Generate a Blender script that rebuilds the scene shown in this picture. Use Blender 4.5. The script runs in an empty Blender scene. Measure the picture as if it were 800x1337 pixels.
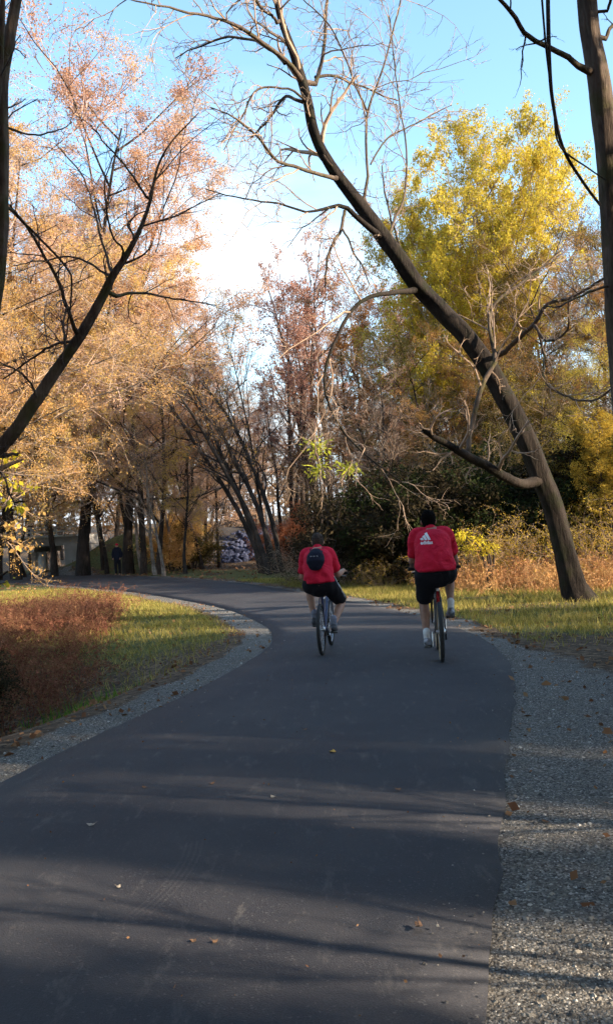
import bpy, math, random
import numpy as np
from mathutils import Vector, Matrix
from mathutils.bvhtree import BVHTree

S = bpy.context.scene
COL = S.collection
R = math.radians
# ------------------------------------------------------------------ camera
FPX, CX, CY, CAMH = 1150.0, 400.0, 668.5, 1.5
HOR = 702.0
PITCH = math.atan((HOR - CY) / FPX)
ROLL = R(-3.0)
M = Matrix.Rotation(R(90) + PITCH, 3, 'X') @ Matrix.Rotation(ROLL, 3, 'Z')
cam_d = bpy.data.cameras.new('camera'); cam = bpy.data.objects.new('camera', cam_d); COL.objects.link(cam)
cam.location = (0, 0, CAMH); cam.rotation_euler = M.to_euler()
cam_d.sensor_fit = 'AUTO'; cam_d.sensor_width = 36; cam_d.lens = 36 * FPX / 1337.0
cam_d.clip_start = 0.05; cam_d.clip_end = 3000
S.camera = cam

def ray(px, py):
    return np.array(M @ Vector(((px - CX) / FPX, -(py - CY) / FPX, -1.0)))
def at(px, py, d):
    v = ray(px, py); return np.array([0, 0, CAMH]) + v * (d / v[1])
def gnd(px, py, z=0.0):
    v = ray(px, py); return np.array([0, 0, CAMH]) + v * ((z - CAMH) / v[2])
def nrm(v):
    return v / np.maximum(np.linalg.norm(v, axis=-1, keepdims=True), 1e-9)
def sm(a, b, x):
    t = np.clip((x - a) / (b - a), 0, 1); return t * t * (3 - 2 * t)

# smooth value noise (numpy)
_nr = np.random.RandomState(5); _tab = _nr.rand(256, 256)
def vn(x, y):
    xi = np.floor(x).astype(int); yi = np.floor(y).astype(int); fx = x - xi; fy = y - yi
    fx = fx * fx * (3 - 2 * fx); fy = fy * fy * (3 - 2 * fy)
    a = _tab[xi & 255, yi & 255]; b = _tab[(xi + 1) & 255, yi & 255]; c = _tab[xi & 255, (yi + 1) & 255]; d = _tab[(xi + 1) & 255, (yi + 1) & 255]
    return (a * (1 - fx) + b * fx) * (1 - fy) + (c * (1 - fx) + d * fx) * fy
def fbm(x, y, o=3):
    s = 0; a = .5
    for i in range(o):
        s = s + a * vn(x * 2 ** i + 17 * i, y * 2 ** i + 5 * i); a *= .5
    return s / (1 - .5 ** o)

# ------------------------------------------------------------------ objects
def tag(o, label=None, cat=None, group=None, kind=None):
    if label: o['label'] = label
    if cat: o['category'] = cat
    if group: o['group'] = group
    if kind: o['kind'] = kind
    return o
def empty(name, loc=(0, 0, 0), rz=0.0, sc=1.0):
    o = bpy.data.objects.new(name, None); COL.objects.link(o); o.location = loc; o.rotation_euler = (0, 0, rz); o.scale = (sc, sc, sc)
    o.empty_display_size = .1
    return o
def make_mesh(name, chunks, mats, smooth=False):
    Vs, loops, starts, mi, off, ls = [], [], [], [], 0, 0
    for ch in chunks:
        V, F = np.asarray(ch[0], float), np.asarray(ch[1], int)
        m = ch[2] if len(ch) > 2 else 0
        if len(F) == 0: off += len(V); Vs.append(V); continue
        Vs.append(V); k = F.shape[1]
        loops.append((F + off).ravel()); starts.append(ls + np.arange(len(F)) * k); mi.append(np.full(len(F), m)); ls += F.size; off += len(V)
    V = np.vstack(Vs); L = np.concatenate(loops); St = np.concatenate(starts); MI = np.concatenate(mi)
    me = bpy.data.meshes.new(name)
    me.vertices.add(len(V)); me.vertices.foreach_set('co', V.astype(np.float32).ravel())
    me.loops.add(len(L)); me.loops.foreach_set('vertex_index', L.astype(np.int32))
    me.polygons.add(len(St)); me.polygons.foreach_set('loop_start', St.astype(np.int32))
    for m in (mats if isinstance(mats, (list, tuple)) else [mats]): me.materials.append(m)
    me.polygons.foreach_set('material_index', MI.astype(np.int32))
    me.polygons.foreach_set('use_smooth', np.full(len(St), bool(smooth)))
    me.update(calc_edges=True)
    return me
def obj(name, chunks, mats, parent=None, smooth=False):
    me = chunks if isinstance(chunks, bpy.types.Mesh) else make_mesh(name, chunks, mats, smooth)
    o = bpy.data.objects.new(name, me); COL.objects.link(o)
    if parent is not None: o.parent = parent
    return o

# ------------------------------------------------------------------ geometry
def tubes(P, Rr, sides):
    """P (N,n,3), Rr (N,n) -> V,F"""
    N, n = P.shape[:2]
    T = np.zeros_like(P); T[:, 1:-1] = P[:, 2:] - P[:, :-2]; T[:, 0] = P[:, 1] - P[:, 0]; T[:, -1] = P[:, -1] - P[:, -2]
    T = nrm(T)
    ref = np.tile(np.array([0.31, 0.17, 0.93]), (N, 1)); bad = np.abs((ref * T[:, 0]).sum(1)) > .9; ref[bad] = (1, .1, 0)
    U = nrm(ref - T[:, 0] * (ref * T[:, 0]).sum(1, keepdims=True))
    a = np.arange(sides) * 2 * math.pi / sides; ca, sa = np.cos(a), np.sin(a)
    V = np.zeros((N, n, sides, 3))
    for i in range(n):
        U = nrm(U - T[:, i] * (U * T[:, i]).sum(1, keepdims=True)); W = np.cross(T[:, i], U)
        V[:, i] = P[:, i, None] + Rr[:, i, None, None] * (ca[None, :, None] * U[:, None] + sa[None, :, None] * W[:, None])
    base = (np.arange(N) * n * sides)[:, None, None] + (np.arange(n - 1) * sides)[None, :, None]
    j = np.arange(sides)[None, None, :]; j2 = (j + 1) % sides
    F = np.stack([base + j, base + j2, base + sides + j2, base + sides + j], -1).reshape(-1, 4)
    return V.reshape(-1, 3), F
def resample(pts, n, rad=None):
    pts = np.asarray(pts, float); m = len(pts)
    if m > 2:  # Catmull-Rom
        ext = np.vstack([2 * pts[0] - pts[1], pts, 2 * pts[-1] - pts[-2]])
        out = []; k = 12
        for i in range(m - 1):
            p0, p1, p2, p3 = ext[i:i + 4]
            for t in np.arange(k) / k:
                out.append(.5 * ((2 * p1) + (-p0 + p2) * t + (2 * p0 - 5 * p1 + 4 * p2 - p3) * t * t + (-p0 + 3 * p1 - 3 * p2 + p3) * t ** 3))
        out.append(pts[-1]); q = np.array(out); u = np.append(np.repeat(np.arange(m - 1), k) + np.tile(np.arange(k) / k, m - 1), m - 1)
    else:
        q = pts; u = np.arange(m).astype(float)
    s = np.concatenate([[0], np.cumsum(np.linalg.norm(np.diff(q, axis=0), axis=1))]); t = np.linspace(0, s[-1], n)
    res = np.stack([np.interp(t, s, q[:, c]) for c in range(3)], 1)
    if rad is None: return res
    return res, np.interp(np.interp(t, s, u), np.arange(m), rad)
def plen(P): return np.linalg.norm(np.diff(P, axis=1), axis=2).sum(1)
def children(rng, P, Rr, k, tmin=.2, tmax=1., ang=45, angv=12, ratio=.5, ratv=.3, n=4, wob=.15, trop=0., rr=.6, rmin=.004, shrink=.5, end=.35, Lfix=None, flat=0., rmaxrel=1.):
    N, m = P.shape[:2]; L = plen(P) if Lfix is None else np.full(N, Lfix); Mn = N * k
    idx = np.repeat(np.arange(N), k); jj = np.tile(np.arange(k), N)
    t = tmin + (tmax - tmin) * (jj + rng.rand(Mn)) / k; t = np.minimum(t, .999)
    s = t * (m - 1); i = np.floor(s).astype(int); f = (s - i)[:, None]
    b = P[idx, i] * (1 - f) + P[idx, i + 1] * f; tg = nrm(P[idx, i + 1] - P[idx, i]); r0 = Rr[idx, i] * (1 - f[:, 0]) + Rr[idx, i + 1] * f[:, 0]
    ref = np.where(np.abs(tg[:, 2:3]) > .9, np.array([[1., 0, 0]]), np.array([[0., 0, 1.]]))
    u = nrm(np.cross(tg, ref)); w = np.cross(u, tg)
    az = jj * 2.4 + rng.rand(Mn) * 1.6 + idx * 1.3
    a = np.radians(ang + rng.randn(Mn) * angv)[:, None]
    sx = np.cos(az)[:, None]; sz = np.sin(az)[:, None] * (1 - flat)
    d = nrm(np.cos(a) * tg + np.sin(a) * (sx * u + sz * w))
    l = L[idx] * ratio * (1 + ratv * rng.randn(Mn)).clip(.35, 1.8) * (1 - shrink * t)
    C = np.zeros((Mn, n + 1, 3)); C[:, 0] = b
    for q in range(n):
        d = nrm(d + rng.randn(Mn, 3) * wob + np.array([0, 0, trop])); C[:, q + 1] = C[:, q] + d * (l / n)[:, None]
    r = np.maximum(np.minimum(r0 * rr, l * .035), rmin)[:, None] * np.linspace(1, end, n + 1)[None]
    return C, r
def leafquads(rng, C, size, sv=.35, wid=.55, droop=0., dirs=None):
    n = len(C); a = nrm(rng.randn(n, 3) + np.array([0, 0, -droop]))
    if dirs is not None: a = nrm(dirs + .35 * rng.randn(n, 3))
    b = nrm(np.cross(a, rng.randn(n, 3))); s = (size * (1 + sv * rng.randn(n)).clip(.4, 2))[:, None]
    V = np.stack([C, C + a * s * .5 + b * s * wid * .5, C + a * s, C + a * s * .5 - b * s * wid * .5], 1).reshape(-1, 3)
    return V, np.arange(n * 4).reshape(-1, 4)
def along(rng, P, k, jit, tmin=.15):
    N, m = P.shape[:2]; idx = np.repeat(np.arange(N), k); s = (tmin + (1 - tmin) * rng.rand(N * k)) * (m - 1.001); i = s.astype(int); f = (s - i)[:, None]
    return P[idx, i] * (1 - f) + P[idx, i + 1] * f + rng.randn(N * k, 3) * jit
def box(c, s, rz=0.):
    c = np.array(c, float); s = np.array(s, float) / 2
    v = np.array([[x, y, z] for x in (-1, 1) for y in (-1, 1) for z in (-1, 1)]) * s
    if rz: cs, sn = math.cos(rz), math.sin(rz); v = v @ np.array([[cs, sn, 0], [-sn, cs, 0], [0, 0, 1]])
    return v + c, np.array([[0, 1, 3, 2], [4, 6, 7, 5], [0, 4, 5, 1], [2, 3, 7, 6], [0, 2, 6, 4], [1, 5, 7, 3]])
def ngon_cap(idx):  # fan of quads-free triangles
    return [[idx[0], idx[i], idx[i + 1]] for i in range(1, len(idx) - 1)]
def tube(pts, r, sides=10, n=None, caps=True):
    pts = np.asarray(pts, float); rr = np.full(len(pts), r) if np.isscalar(r) else np.asarray(r, float)
    if n: pts, rr = resample(pts, n, rr)
    V, F = tubes(pts[None], rr[None], sides); out = [(V, F)]
    if caps:
        m = len(V); T = np.array(ngon_cap(list(range(sides - 1, -1, -1))) + ngon_cap(list(range(m - sides, m))))
        out.append((V, T))
    return out
def solid(pts, rads, side=(1, 0, 0), n=18, res=None):
    """closed elliptic loft; rads = [(r_side, r_other)]"""
    pts = np.asarray(pts, float); rads = np.asarray(rads, float)
    if res:
        a, ra = resample(pts, res, rads[:, 0]); b, rb = resample(pts, res, rads[:, 1]); pts = a; rads = np.stack([ra, rb], 1)
    T = np.zeros_like(pts); T[1:-1] = pts[2:] - pts[:-2]; T[0] = pts[1] - pts[0]; T[-1] = pts[-1] - pts[-2]; T = nrm(T)
    rings = []
    def ring(p, t, r):
        s = np.array(side, float); u = nrm(s - t * s.dot(t)); w = np.cross(t, u); a = np.arange(n) * 2 * math.pi / n
        return p + r[0] * np.cos(a)[:, None] * u + r[1] * np.sin(a)[:, None] * w
    for q in (80, 55, 25):
        c, s_ = math.cos(R(q)), math.sin(R(q)); rings.append(ring(pts[0] - T[0] * min(rads[0]) * s_, T[0], rads[0] * c))
    for p, t, r in zip(pts, T, rads): rings.append(ring(p, t, r))
    for q in (25, 55, 80):
        c, s_ = math.cos(R(q)), math.sin(R(q)); rings.append(ring(pts[-1] + T[-1] * min(rads[-1]) * s_, T[-1], rads[-1] * c))
    V = np.vstack(rings); F = []
    for i in range(len(rings) - 1):
        for j in range(n): F.append([i * n + j, i * n + (j + 1) % n, (i + 1) * n + (j + 1) % n, (i + 1) * n + j])
    m = len(V)
    return [(V, np.array(F)), (V, np.array(ngon_cap(list(range(n - 1, -1, -1))) + ngon_cap(list(range(m - n, m)))))]
def ellipsoid(c, r, nu=20, nv=12, rot=None):
    V = [];
    for i in range(1, nv):
        th = math.pi * i / nv
        for j in range(nu): ph = 2 * math.pi * j / nu; V.append([math.sin(th) * math.cos(ph), math.sin(th) * math.sin(ph), math.cos(th)])
    V.append([0, 0, 1]); V.append([0, 0, -1]); V = np.array(V) * np.array(r)
    if rot is not None: V = V @ np.array(rot).T
    V = V + np.array(c, float); F = []; T = []
    for i in range(nv - 2):
        for j in range(nu): F.append([i * nu + j, (i + 1) * nu + j, (i + 1) * nu + (j + 1) % nu, i * nu + (j + 1) % nu])
    a, b = len(V) - 2, len(V) - 1
    for j in range(nu): T.append([a, j, (j + 1) % nu]); T.append([b, (nv - 2) * nu + (j + 1) % nu, (nv - 2) * nu + j])
    return [(V, np.array(F)), (V, np.array(T))]
def weld(chunks):
    """merge (V,F),(V,F2) pairs that share identical V arrays into joint index space for closed meshes"""
    out = []
    seen = {}
    Vs = []; off = 0; res = []
    for V, F in chunks:
        k = id(V)
        if k not in seen: seen[k] = off; Vs.append(V); off += len(V)
        res.append((F + seen[k]))
    return np.vstack(Vs), res
def remesh(chunks, voxel, smooth=4):
    V, Fs = weld(chunks)
    me = bpy.data.meshes.new('tmp'); me.from_pydata(V.tolist(), [], [list(map(int, f)) for F in Fs for f in F]); me.update()
    o = bpy.data.objects.new('tmp', me); COL.objects.link(o)
    m = o.modifiers.new('r', 'REMESH'); m.mode = 'VOXEL'; m.voxel_size = voxel
    if smooth: s = o.modifiers.new('s', 'SMOOTH'); s.iterations = smooth; s.factor = .6
    dg = bpy.context.evaluated_depsgraph_get(); dg.update()
    ev = o.evaluated_get(dg); m2 = ev.to_mesh()
    v = np.zeros(len(m2.vertices) * 3); m2.vertices.foreach_get('co', v); F = np.array([list(p.vertices) for p in m2.polygons if len(p.vertices) == 4])
    ev.to_mesh_clear(); bpy.data.objects.remove(o); bpy.data.meshes.remove(me)
    return v.reshape(-1, 3), F

# ------------------------------------------------------------------ materials
def newmat(name):
    m = bpy.data.materials.new(name); m.use_nodes = True; nt = m.node_tree; nt.nodes.clear()
    out = nt.nodes.new('ShaderNodeOutputMaterial'); return m, nt, out
class NT:
    def __init__(s, nt): s.nt = nt
    def n(s, t, **k):
        x = s.nt.nodes.new('ShaderNode' + t)
        for a, b in k.items(): setattr(x, a, b)
        return x
    def l(s, a, b): s.nt.links.new(a, b)
    def noise(s, vec, scale, detail=4, rough=.6, dist=0.):
        x = s.n('TexNoise'); x.inputs['Scale'].default_value = scale; x.inputs['Detail'].default_value = detail; x.inputs['Roughness'].default_value = rough; x.inputs['Distortion'].default_value = dist
        if vec is not None: s.l(vec, x.inputs['Vector'])
        return x.outputs['Fac']
    def ramp(s, fac, stops, interp='LINEAR'):
        x = s.n('ValToRGB'); x.color_ramp.interpolation = interp; e = x.color_ramp.elements
        while len(e) < len(stops): e.new(.5)
        for i, (p, c) in enumerate(stops):
            e[i].position = p; e[i].color = tuple(c) + (1,) if len(c) == 3 else c
        s.l(fac, x.inputs['Fac']); return x.outputs['Color']
    def mix(s, fac, a, b, bt='MIX'):
        x = s.n('MixRGB', blend_type=bt)
        for i, v in zip((0, 1, 2), (fac, a, b)):
            if hasattr(v, 'links'): s.l(v, x.inputs[i])
            elif i == 0: x.inputs[0].default_value = v
            else: x.inputs[i].default_value = tuple(v) + (1,)
        return x.outputs[0]
    def math(s, op, a, b=None, clamp=False):
        x = s.n('Math', operation=op); x.use_clamp = clamp
        for i, v in enumerate((a, b)):
            if v is None: continue
            if hasattr(v, 'links'): s.l(v, x.inputs[i])
            else: x.inputs[i].default_value = v
        return x.outputs[0]
    def bump(s, h, strength, dist=.02):
        x = s.n('Bump'); x.inputs['Strength'].default_value = strength; x.inputs['Distance'].default_value = dist; s.l(h, x.inputs['Height']); return x.outputs['Normal']
    def pbsdf(s, col, rough=.8, normal=None, metal=0., spec=.3):
        x = s.n('BsdfPrincipled')
        if hasattr(col, 'links'): s.l(col, x.inputs['Base Color'])
        else: x.inputs['Base Color'].default_value = tuple(col) + (1,)
        if hasattr(rough, 'links'): s.l(rough, x.inputs['Roughness'])
        else: x.inputs['Roughness'].default_value = rough
        x.inputs['Metallic'].default_value = metal; x.inputs['Specular IOR Level'].default_value = spec
        if normal is not None: s.l(normal, x.inputs['Normal'])
        return x.outputs[0]
def simple(name, col, rough=.6, metal=0., spec=.4, var=.15, scale=30, bump=.0, bscale=None):
    m, nt, out = newmat(name); N = NT(nt); tc = N.n('TexCoord').outputs['Object']
    f = N.noise(tc, scale, 5); c2 = [x * (1 - var) for x in col]; c1 = [min(1, x * (1 + var)) for x in col]
    c = N.ramp(f, [(.3, c2), (.7, c1)]); nm = N.bump(N.noise(tc, bscale or scale * 2, 4), bump, .01) if bump else None
    N.l(N.pbsdf(c, rough, nm, metal, spec), out.inputs['Surface']); return m
def leafmat(name, cols, trans=.52, clump=1.2, cl=None):
    """per-leaf colours (random per island) plus clumps of slightly different hue"""
    m, nt, out = newmat(name); N = NT(nt); g = N.n('NewGeometry'); k = len(cols)
    c = N.ramp(g.outputs['Random Per Island'], [(i / max(1, k - 1) * .96 + .02, x) for i, x in enumerate(cols)])
    tc = N.n('TexCoord').outputs['Object']; f = N.noise(tc, clump, 3)
    cl = cl or [tuple(.72 * x for x in cols[0]), tuple(min(1, 1.2 * x) for x in cols[-1])]
    c2 = N.ramp(f, [(.35, cl[0]), (.65, cl[1])]); c = N.mix(.4, c, c2)
    oi = N.n('ObjectInfo'); hs = N.n('HueSaturation'); N.l(c, hs.inputs['Color']); N.l(N.math('MULTIPLY_ADD', oi.outputs['Random'], .3), hs.inputs['Value'])
    hs.inputs['Value'].links[0].from_node.inputs[2].default_value = .85
    N.l(N.math('MULTIPLY_ADD', oi.outputs['Random'], .03), hs.inputs['Hue']); hs.inputs['Hue'].links[0].from_node.inputs[2].default_value = .485
    c = hs.outputs[0]
    d = N.n('BsdfDiffuse'); N.l(c, d.inputs['Color']); t = N.n('BsdfTranslucent'); N.l(c, t.inputs['Color'])
    mx = N.n('MixShader'); mx.inputs[0].default_value = trans; N.l(d.outputs[0], mx.inputs[1]); N.l(t.outputs[0], mx.inputs[2]); N.l(mx.outputs[0], out.inputs['Surface'])
    return m
def barkmat(name, a, b, c3, moss=None, sc=1.):
    m, nt, out = newmat(name); N = NT(nt); tc = N.n('TexCoord').outputs['Object']
    mp = N.n('Mapping'); mp.inputs['Scale'].default_value = (14 * sc, 14 * sc, 2.5 * sc); N.l(tc, mp.inputs['Vector'])
    f = N.noise(mp.outputs[0], 1.6, 6, .65, .4); big = N.noise(tc, 1.3 * sc, 4)
    c = N.ramp(f, [(.3, a), (.5, b), (.72, c3)])
    c = N.mix(N.ramp(big, [(.42, (0, 0, 0)), (.62, (1, 1, 1))]), c, N.mix(.5, c, [min(1, x * 1.5) for x in c3]))
    if moss: c = N.mix(N.ramp(N.noise(tc, 3., 5), [(.5, (0, 0, 0)), (.64, (.8, .8, .8))]), c, moss)
    N.l(N.pbsdf(c, .9, N.bump(f, .9, .03), spec=.15), out.inputs['Surface']); return m

BARK_D = barkmat('dark bark', (.01, .008, .007), (.026, .02, .017), (.055, .043, .036))
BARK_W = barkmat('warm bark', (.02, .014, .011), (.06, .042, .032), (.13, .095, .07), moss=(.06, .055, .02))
BARK_L = barkmat('grey brown bark', (.07, .052, .042), (.16, .125, .1), (.3, .25, .21))
BARK_M = barkmat('shade-darkened mossy bark', (.006, .0045, .004), (.014, .0105, .0085), (.036, .027, .021), moss=(.02, .02, .009))  # bark tone darkened to stand in for shade on the leaning trunk
BARK_T = barkmat('wood brown bark', (.015, .011, .009), (.034, .025, .02), (.075, .055, .044))
TWIG_L = simple('pale twig', (.33, .225, .15), .85, var=.35, scale=6)
TWIG_D = simple('dark twig', (.07, .052, .045), .85, var=.35, scale=6)
TWIG_P = simple('pinkish twig', (.4, .27, .22), .85, var=.3, scale=4)
LF_TAN = leafmat('tan leaves', [(.44, .26, .17), (.6, .38, .24), (.7, .47, .31), (.66, .39, .17)], clump=.6, cl=[(.54, .35, .26), (.7, .42, .18)])
LF_GOLD = leafmat('golden leaves', [(.52, .3, .11), (.7, .45, .13), (.76, .52, .13), (.64, .38, .17)], clump=.5, cl=[(.58, .36, .2), (.76, .49, .09)])
LF_YG = leafmat('yellow green leaves', [(.2, .14, .03), (.46, .31, .04), (.64, .46, .06), (.74, .55, .1)], clump=.45, cl=[(.22, .17, .04), (.74, .52, .08)])
LF_RUS = leafmat('russet leaves', [(.38, .23, .17), (.52, .32, .23), (.58, .36, .22), (.48, .27, .17)], clump=.6)
LF_ORA = leafmat('orange brown leaves', [(.28, .14, .05), (.46, .24, .08), (.55, .33, .1), (.36, .17, .06)], clump=.6)
LF_OLI = leafmat('olive leaves', [(.05, .05, .015), (.11, .1, .025), (.2, .16, .04), (.3, .2, .05)], clump=.8)
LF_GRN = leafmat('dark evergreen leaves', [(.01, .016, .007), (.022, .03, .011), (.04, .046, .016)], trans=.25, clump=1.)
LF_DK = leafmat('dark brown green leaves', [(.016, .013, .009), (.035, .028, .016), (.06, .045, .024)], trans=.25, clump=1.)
LF_BRI = leafmat('bright yellow leaves', [(.5, .4, .03), (.72, .55, .05), (.6, .5, .08)], clump=2., cl=[(.5, .42, .04), (.75, .55, .05)])
LF_LIM = leafmat('lime yellow leaves', [(.22, .24, .03), (.42, .42, .05), (.52, .46, .07)], clump=2.)
LF_WEED = leafmat('dry red weeds', [(.1, .04, .025), (.24, .085, .055), (.46, .19, .12), (.17, .06, .04), (.36, .22, .1)], trans=.3, clump=1.5)
LF_GRASS = leafmat('grass blades', [(.06, .07, .015), (.18, .17, .035), (.4, .31, .08), (.52, .4, .16)], trans=.3, clump=1.3, cl=[(.1, .11, .02), (.5, .38, .12)])
LF_GRASS2 = leafmat('fresh grass blades', [(.05, .12, .01), (.1, .2, .02), (.17, .28, .04)], trans=.4, clump=1.3)
LF_LIT = leafmat('fallen leaves', [(.1, .055, .03), (.24, .13, .07), (.34, .2, .1), (.4, .26, .14), (.2, .09, .05)], trans=.15, clump=1.5)

# ------------------------------------------------------------------ path outline (from the photo, on the ground plane)
LE = [(-900, 1560), (-420, 1240), (-160, 1108), (0, 1025), (120, 965), (250, 905), (322, 866), (350, 846), (356, 832), (345, 817), (300, 797), (240, 784), (170, 773), (90, 765), (20, 761), (-120, 758)]
RE = [(640, 2400), (628, 1500), (636, 1300), (648, 1150), (658, 1040), (668, 940), (671, 898), (664, 868), (640, 842), (600, 822), (530, 801), (450, 784), (360, 768), (280, 758), (180, 752.5), (60, 750.5), (-120, 752)]
def curve2(px, n):
    g = [gnd(a, b) for a, b in px]; return resample(g, n)
NL = 260
Lc = curve2(LE, NL); Rc = curve2(RE, NL)
Rc[:, 0] += 0.012 * np.sin(np.arange(NL) * 1.7)
# match both sides by arc parameter
PATHW = np.stack([Lc, Rc])
poly = np.vstack([Lc, Rc[::-1]])[:, :2]
def inside(x, y):
    x = np.asarray(x, float); y = np.asarray(y, float); ins = np.zeros(x.shape, bool); n = len(poly); j = n - 1
    for i in range(n):
        xi, yi = poly[i]; xj, yj = poly[j]
        c = ((yi > y) != (yj > y)) & (x < (xj - xi) * (y - yi) / (yj - yi + 1e-12) + xi); ins ^= c; j = i
    return ins
def dist_to(pl, x, y):
    best = np.full(np.shape(x), 1e9)
    for i in range(0, len(pl) - 1):
        a = pl[i, :2]; b = pl[i + 1, :2]; ab = b - a; l2 = max(ab.dot(ab), 1e-9)
        t = np.clip(((x - a[0]) * ab[0] + (y - a[1]) * ab[1]) / l2, 0, 1)
        best = np.minimum(best, np.hypot(x - a[0] - t * ab[0], y - a[1] - t * ab[1]))
    return best
Ls, Rs = Lc[::3], Rc[::3]
def pathdist(x, y):
    dl = dist_to(Ls, x, y); dr = dist_to(Rs, x, y); ins = inside(x, y)
    return dl, dr, ins

def height(x, y, dl=None, dr=None, ins=None):
    x = np.asarray(x, float); y = np.asarray(y, float)
    if dl is None: dl, dr, ins = pathdist(x, y)
    d = np.where(ins, 0, np.minimum(dl, dr)); off = sm(.5, 2.2, d)
    left = (dl < dr)
    z = off * (.12 * (fbm(x * .7, y * .7) - .5) + .05 * (fbm(x * 3, y * 3) - .5))
    ditch = np.exp(-(((x + 3.9) / 1.7) ** 2 + ((y - 11.0) / 3.2) ** 2)); z = z - .75 * ditch * sm(.5, 1.6, d)
    # right bank lifts gently into the wood
    z = z + sm(20, 34, y - .1 * x) * sm(0.5, 5, x + (y - 25) * .12) * .55 * sm(.5, 4, d)
    # mound right of the bridge and the stone bank
    z = z + 2.3 * np.exp(-(((x + 11.8) / 3.3) ** 2 + ((y - 58) / 4) ** 2))
    z = z + 1.6 * np.exp(-(((x + 3.3) / 7) ** 2 + ((y - 66) / 7) ** 2))
    far = sm(75, 160, np.hypot(x, y)); z = z + far * (3 + 3 * fbm(x * .02, y * .02))
    z = np.where(ins & (np.minimum(dl, dr) > .12), -.03, z)
    return z
def H1(x, y): return float(height(np.array([x]), np.array([y]))[0])

# ------------------------------------------------------------------ terrain
def axis(segs):
    a = []
    for s, e, st in segs: a += list(np.arange(s, e, st))
    return np.array(a + [segs[-1][1]])
ax = axis([(-900, -200, 70), (-200, -60, 14), (-60, -16, 2), (-16, -7, .4), (-7, 7, .13), (7, 16, .4), (16, 60, 2), (60, 200, 14), (200, 900, 70)])
ay = axis([(-300, -60, 40), (-60, -6, 6), (-6, 1.5, .8), (1.5, 17, .13), (17, 32, .25), (32, 70, .8), (70, 200, 8), (200, 1500, 100)])
X, Y = np.meshgrid(ax, ay, indexing='ij')
dl, dr, ins = pathdist(X.ravel(), Y.ravel())
Z = height(X.ravel(), Y.ravel(), dl, dr, ins)
nx, ny = len(ax), len(ay)
ii, jj = np.meshgrid(np.arange(nx - 1), np.arange(ny - 1), indexing='ij'); b = (ii * ny + jj).ravel()
TF = np.stack([b, b + ny, b + ny + 1, b + 1], 1)
TV = np.stack([X.ravel(), Y.ravel(), Z], 1)

def cover(x, y, dl, dr, ins):
    """weights: gravel, grass (rest is leaf litter / soil)"""
    left = dl < dr; d = np.where(ins, 0, np.minimum(dl, dr)); n = fbm(x * 1.3, y * 1.3, 4) - .5
    wl = .36 + .05 * n; wr = 1.5 * (1 - sm(6.5, 11.5, y)) + .3
    g = np.where(left, 1 - sm(wl, wl + .25, d + .3 * n), 1 - sm(wr * .62, wr * 1.25, d + 1.1 * n))
    gr = np.where(left, sm(.5, .9, d + .2 * n) * sm(10.6, 13, y + 2 * n + .1 * np.minimum(0, x + 2)), sm(.35, .7, d) * sm(9.5, 12.5, y + 2 * n - .25 * x) * (1 - sm(4.2, 5.8, d + 2 * n)))
    gr = gr * np.where(left, .35 + .65 * sm(12.5, 16.5, y + 2 * n), 1.)
    gr = gr * (1 - sm(9, 13, d + 2 * n)) * (1 - .6 * sm(.5, .7, fbm(x * .9 + 9, y * .9, 3)))
    gr = np.maximum(gr, np.where(left, 1., 0) * .8 * np.exp(-(((x + 2.95) / .5) ** 2 + ((y - 10.9) / .5) ** 2)))
    gr = np.maximum(gr, np.where(left, sm(.5, .9, d) * .15 * (1 - sm(1.6, 2.4, d)) * sm(9, 12, y), .0))
    gr = np.maximum(gr, np.where(~left, .35 * sm(1.4, 2.4, d + 1.5 * n) * (1 - sm(6, 9, d)), 0))
    return g, gr
g, gr = cover(X.ravel(), Y.ravel(), dl, dr, ins)

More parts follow.
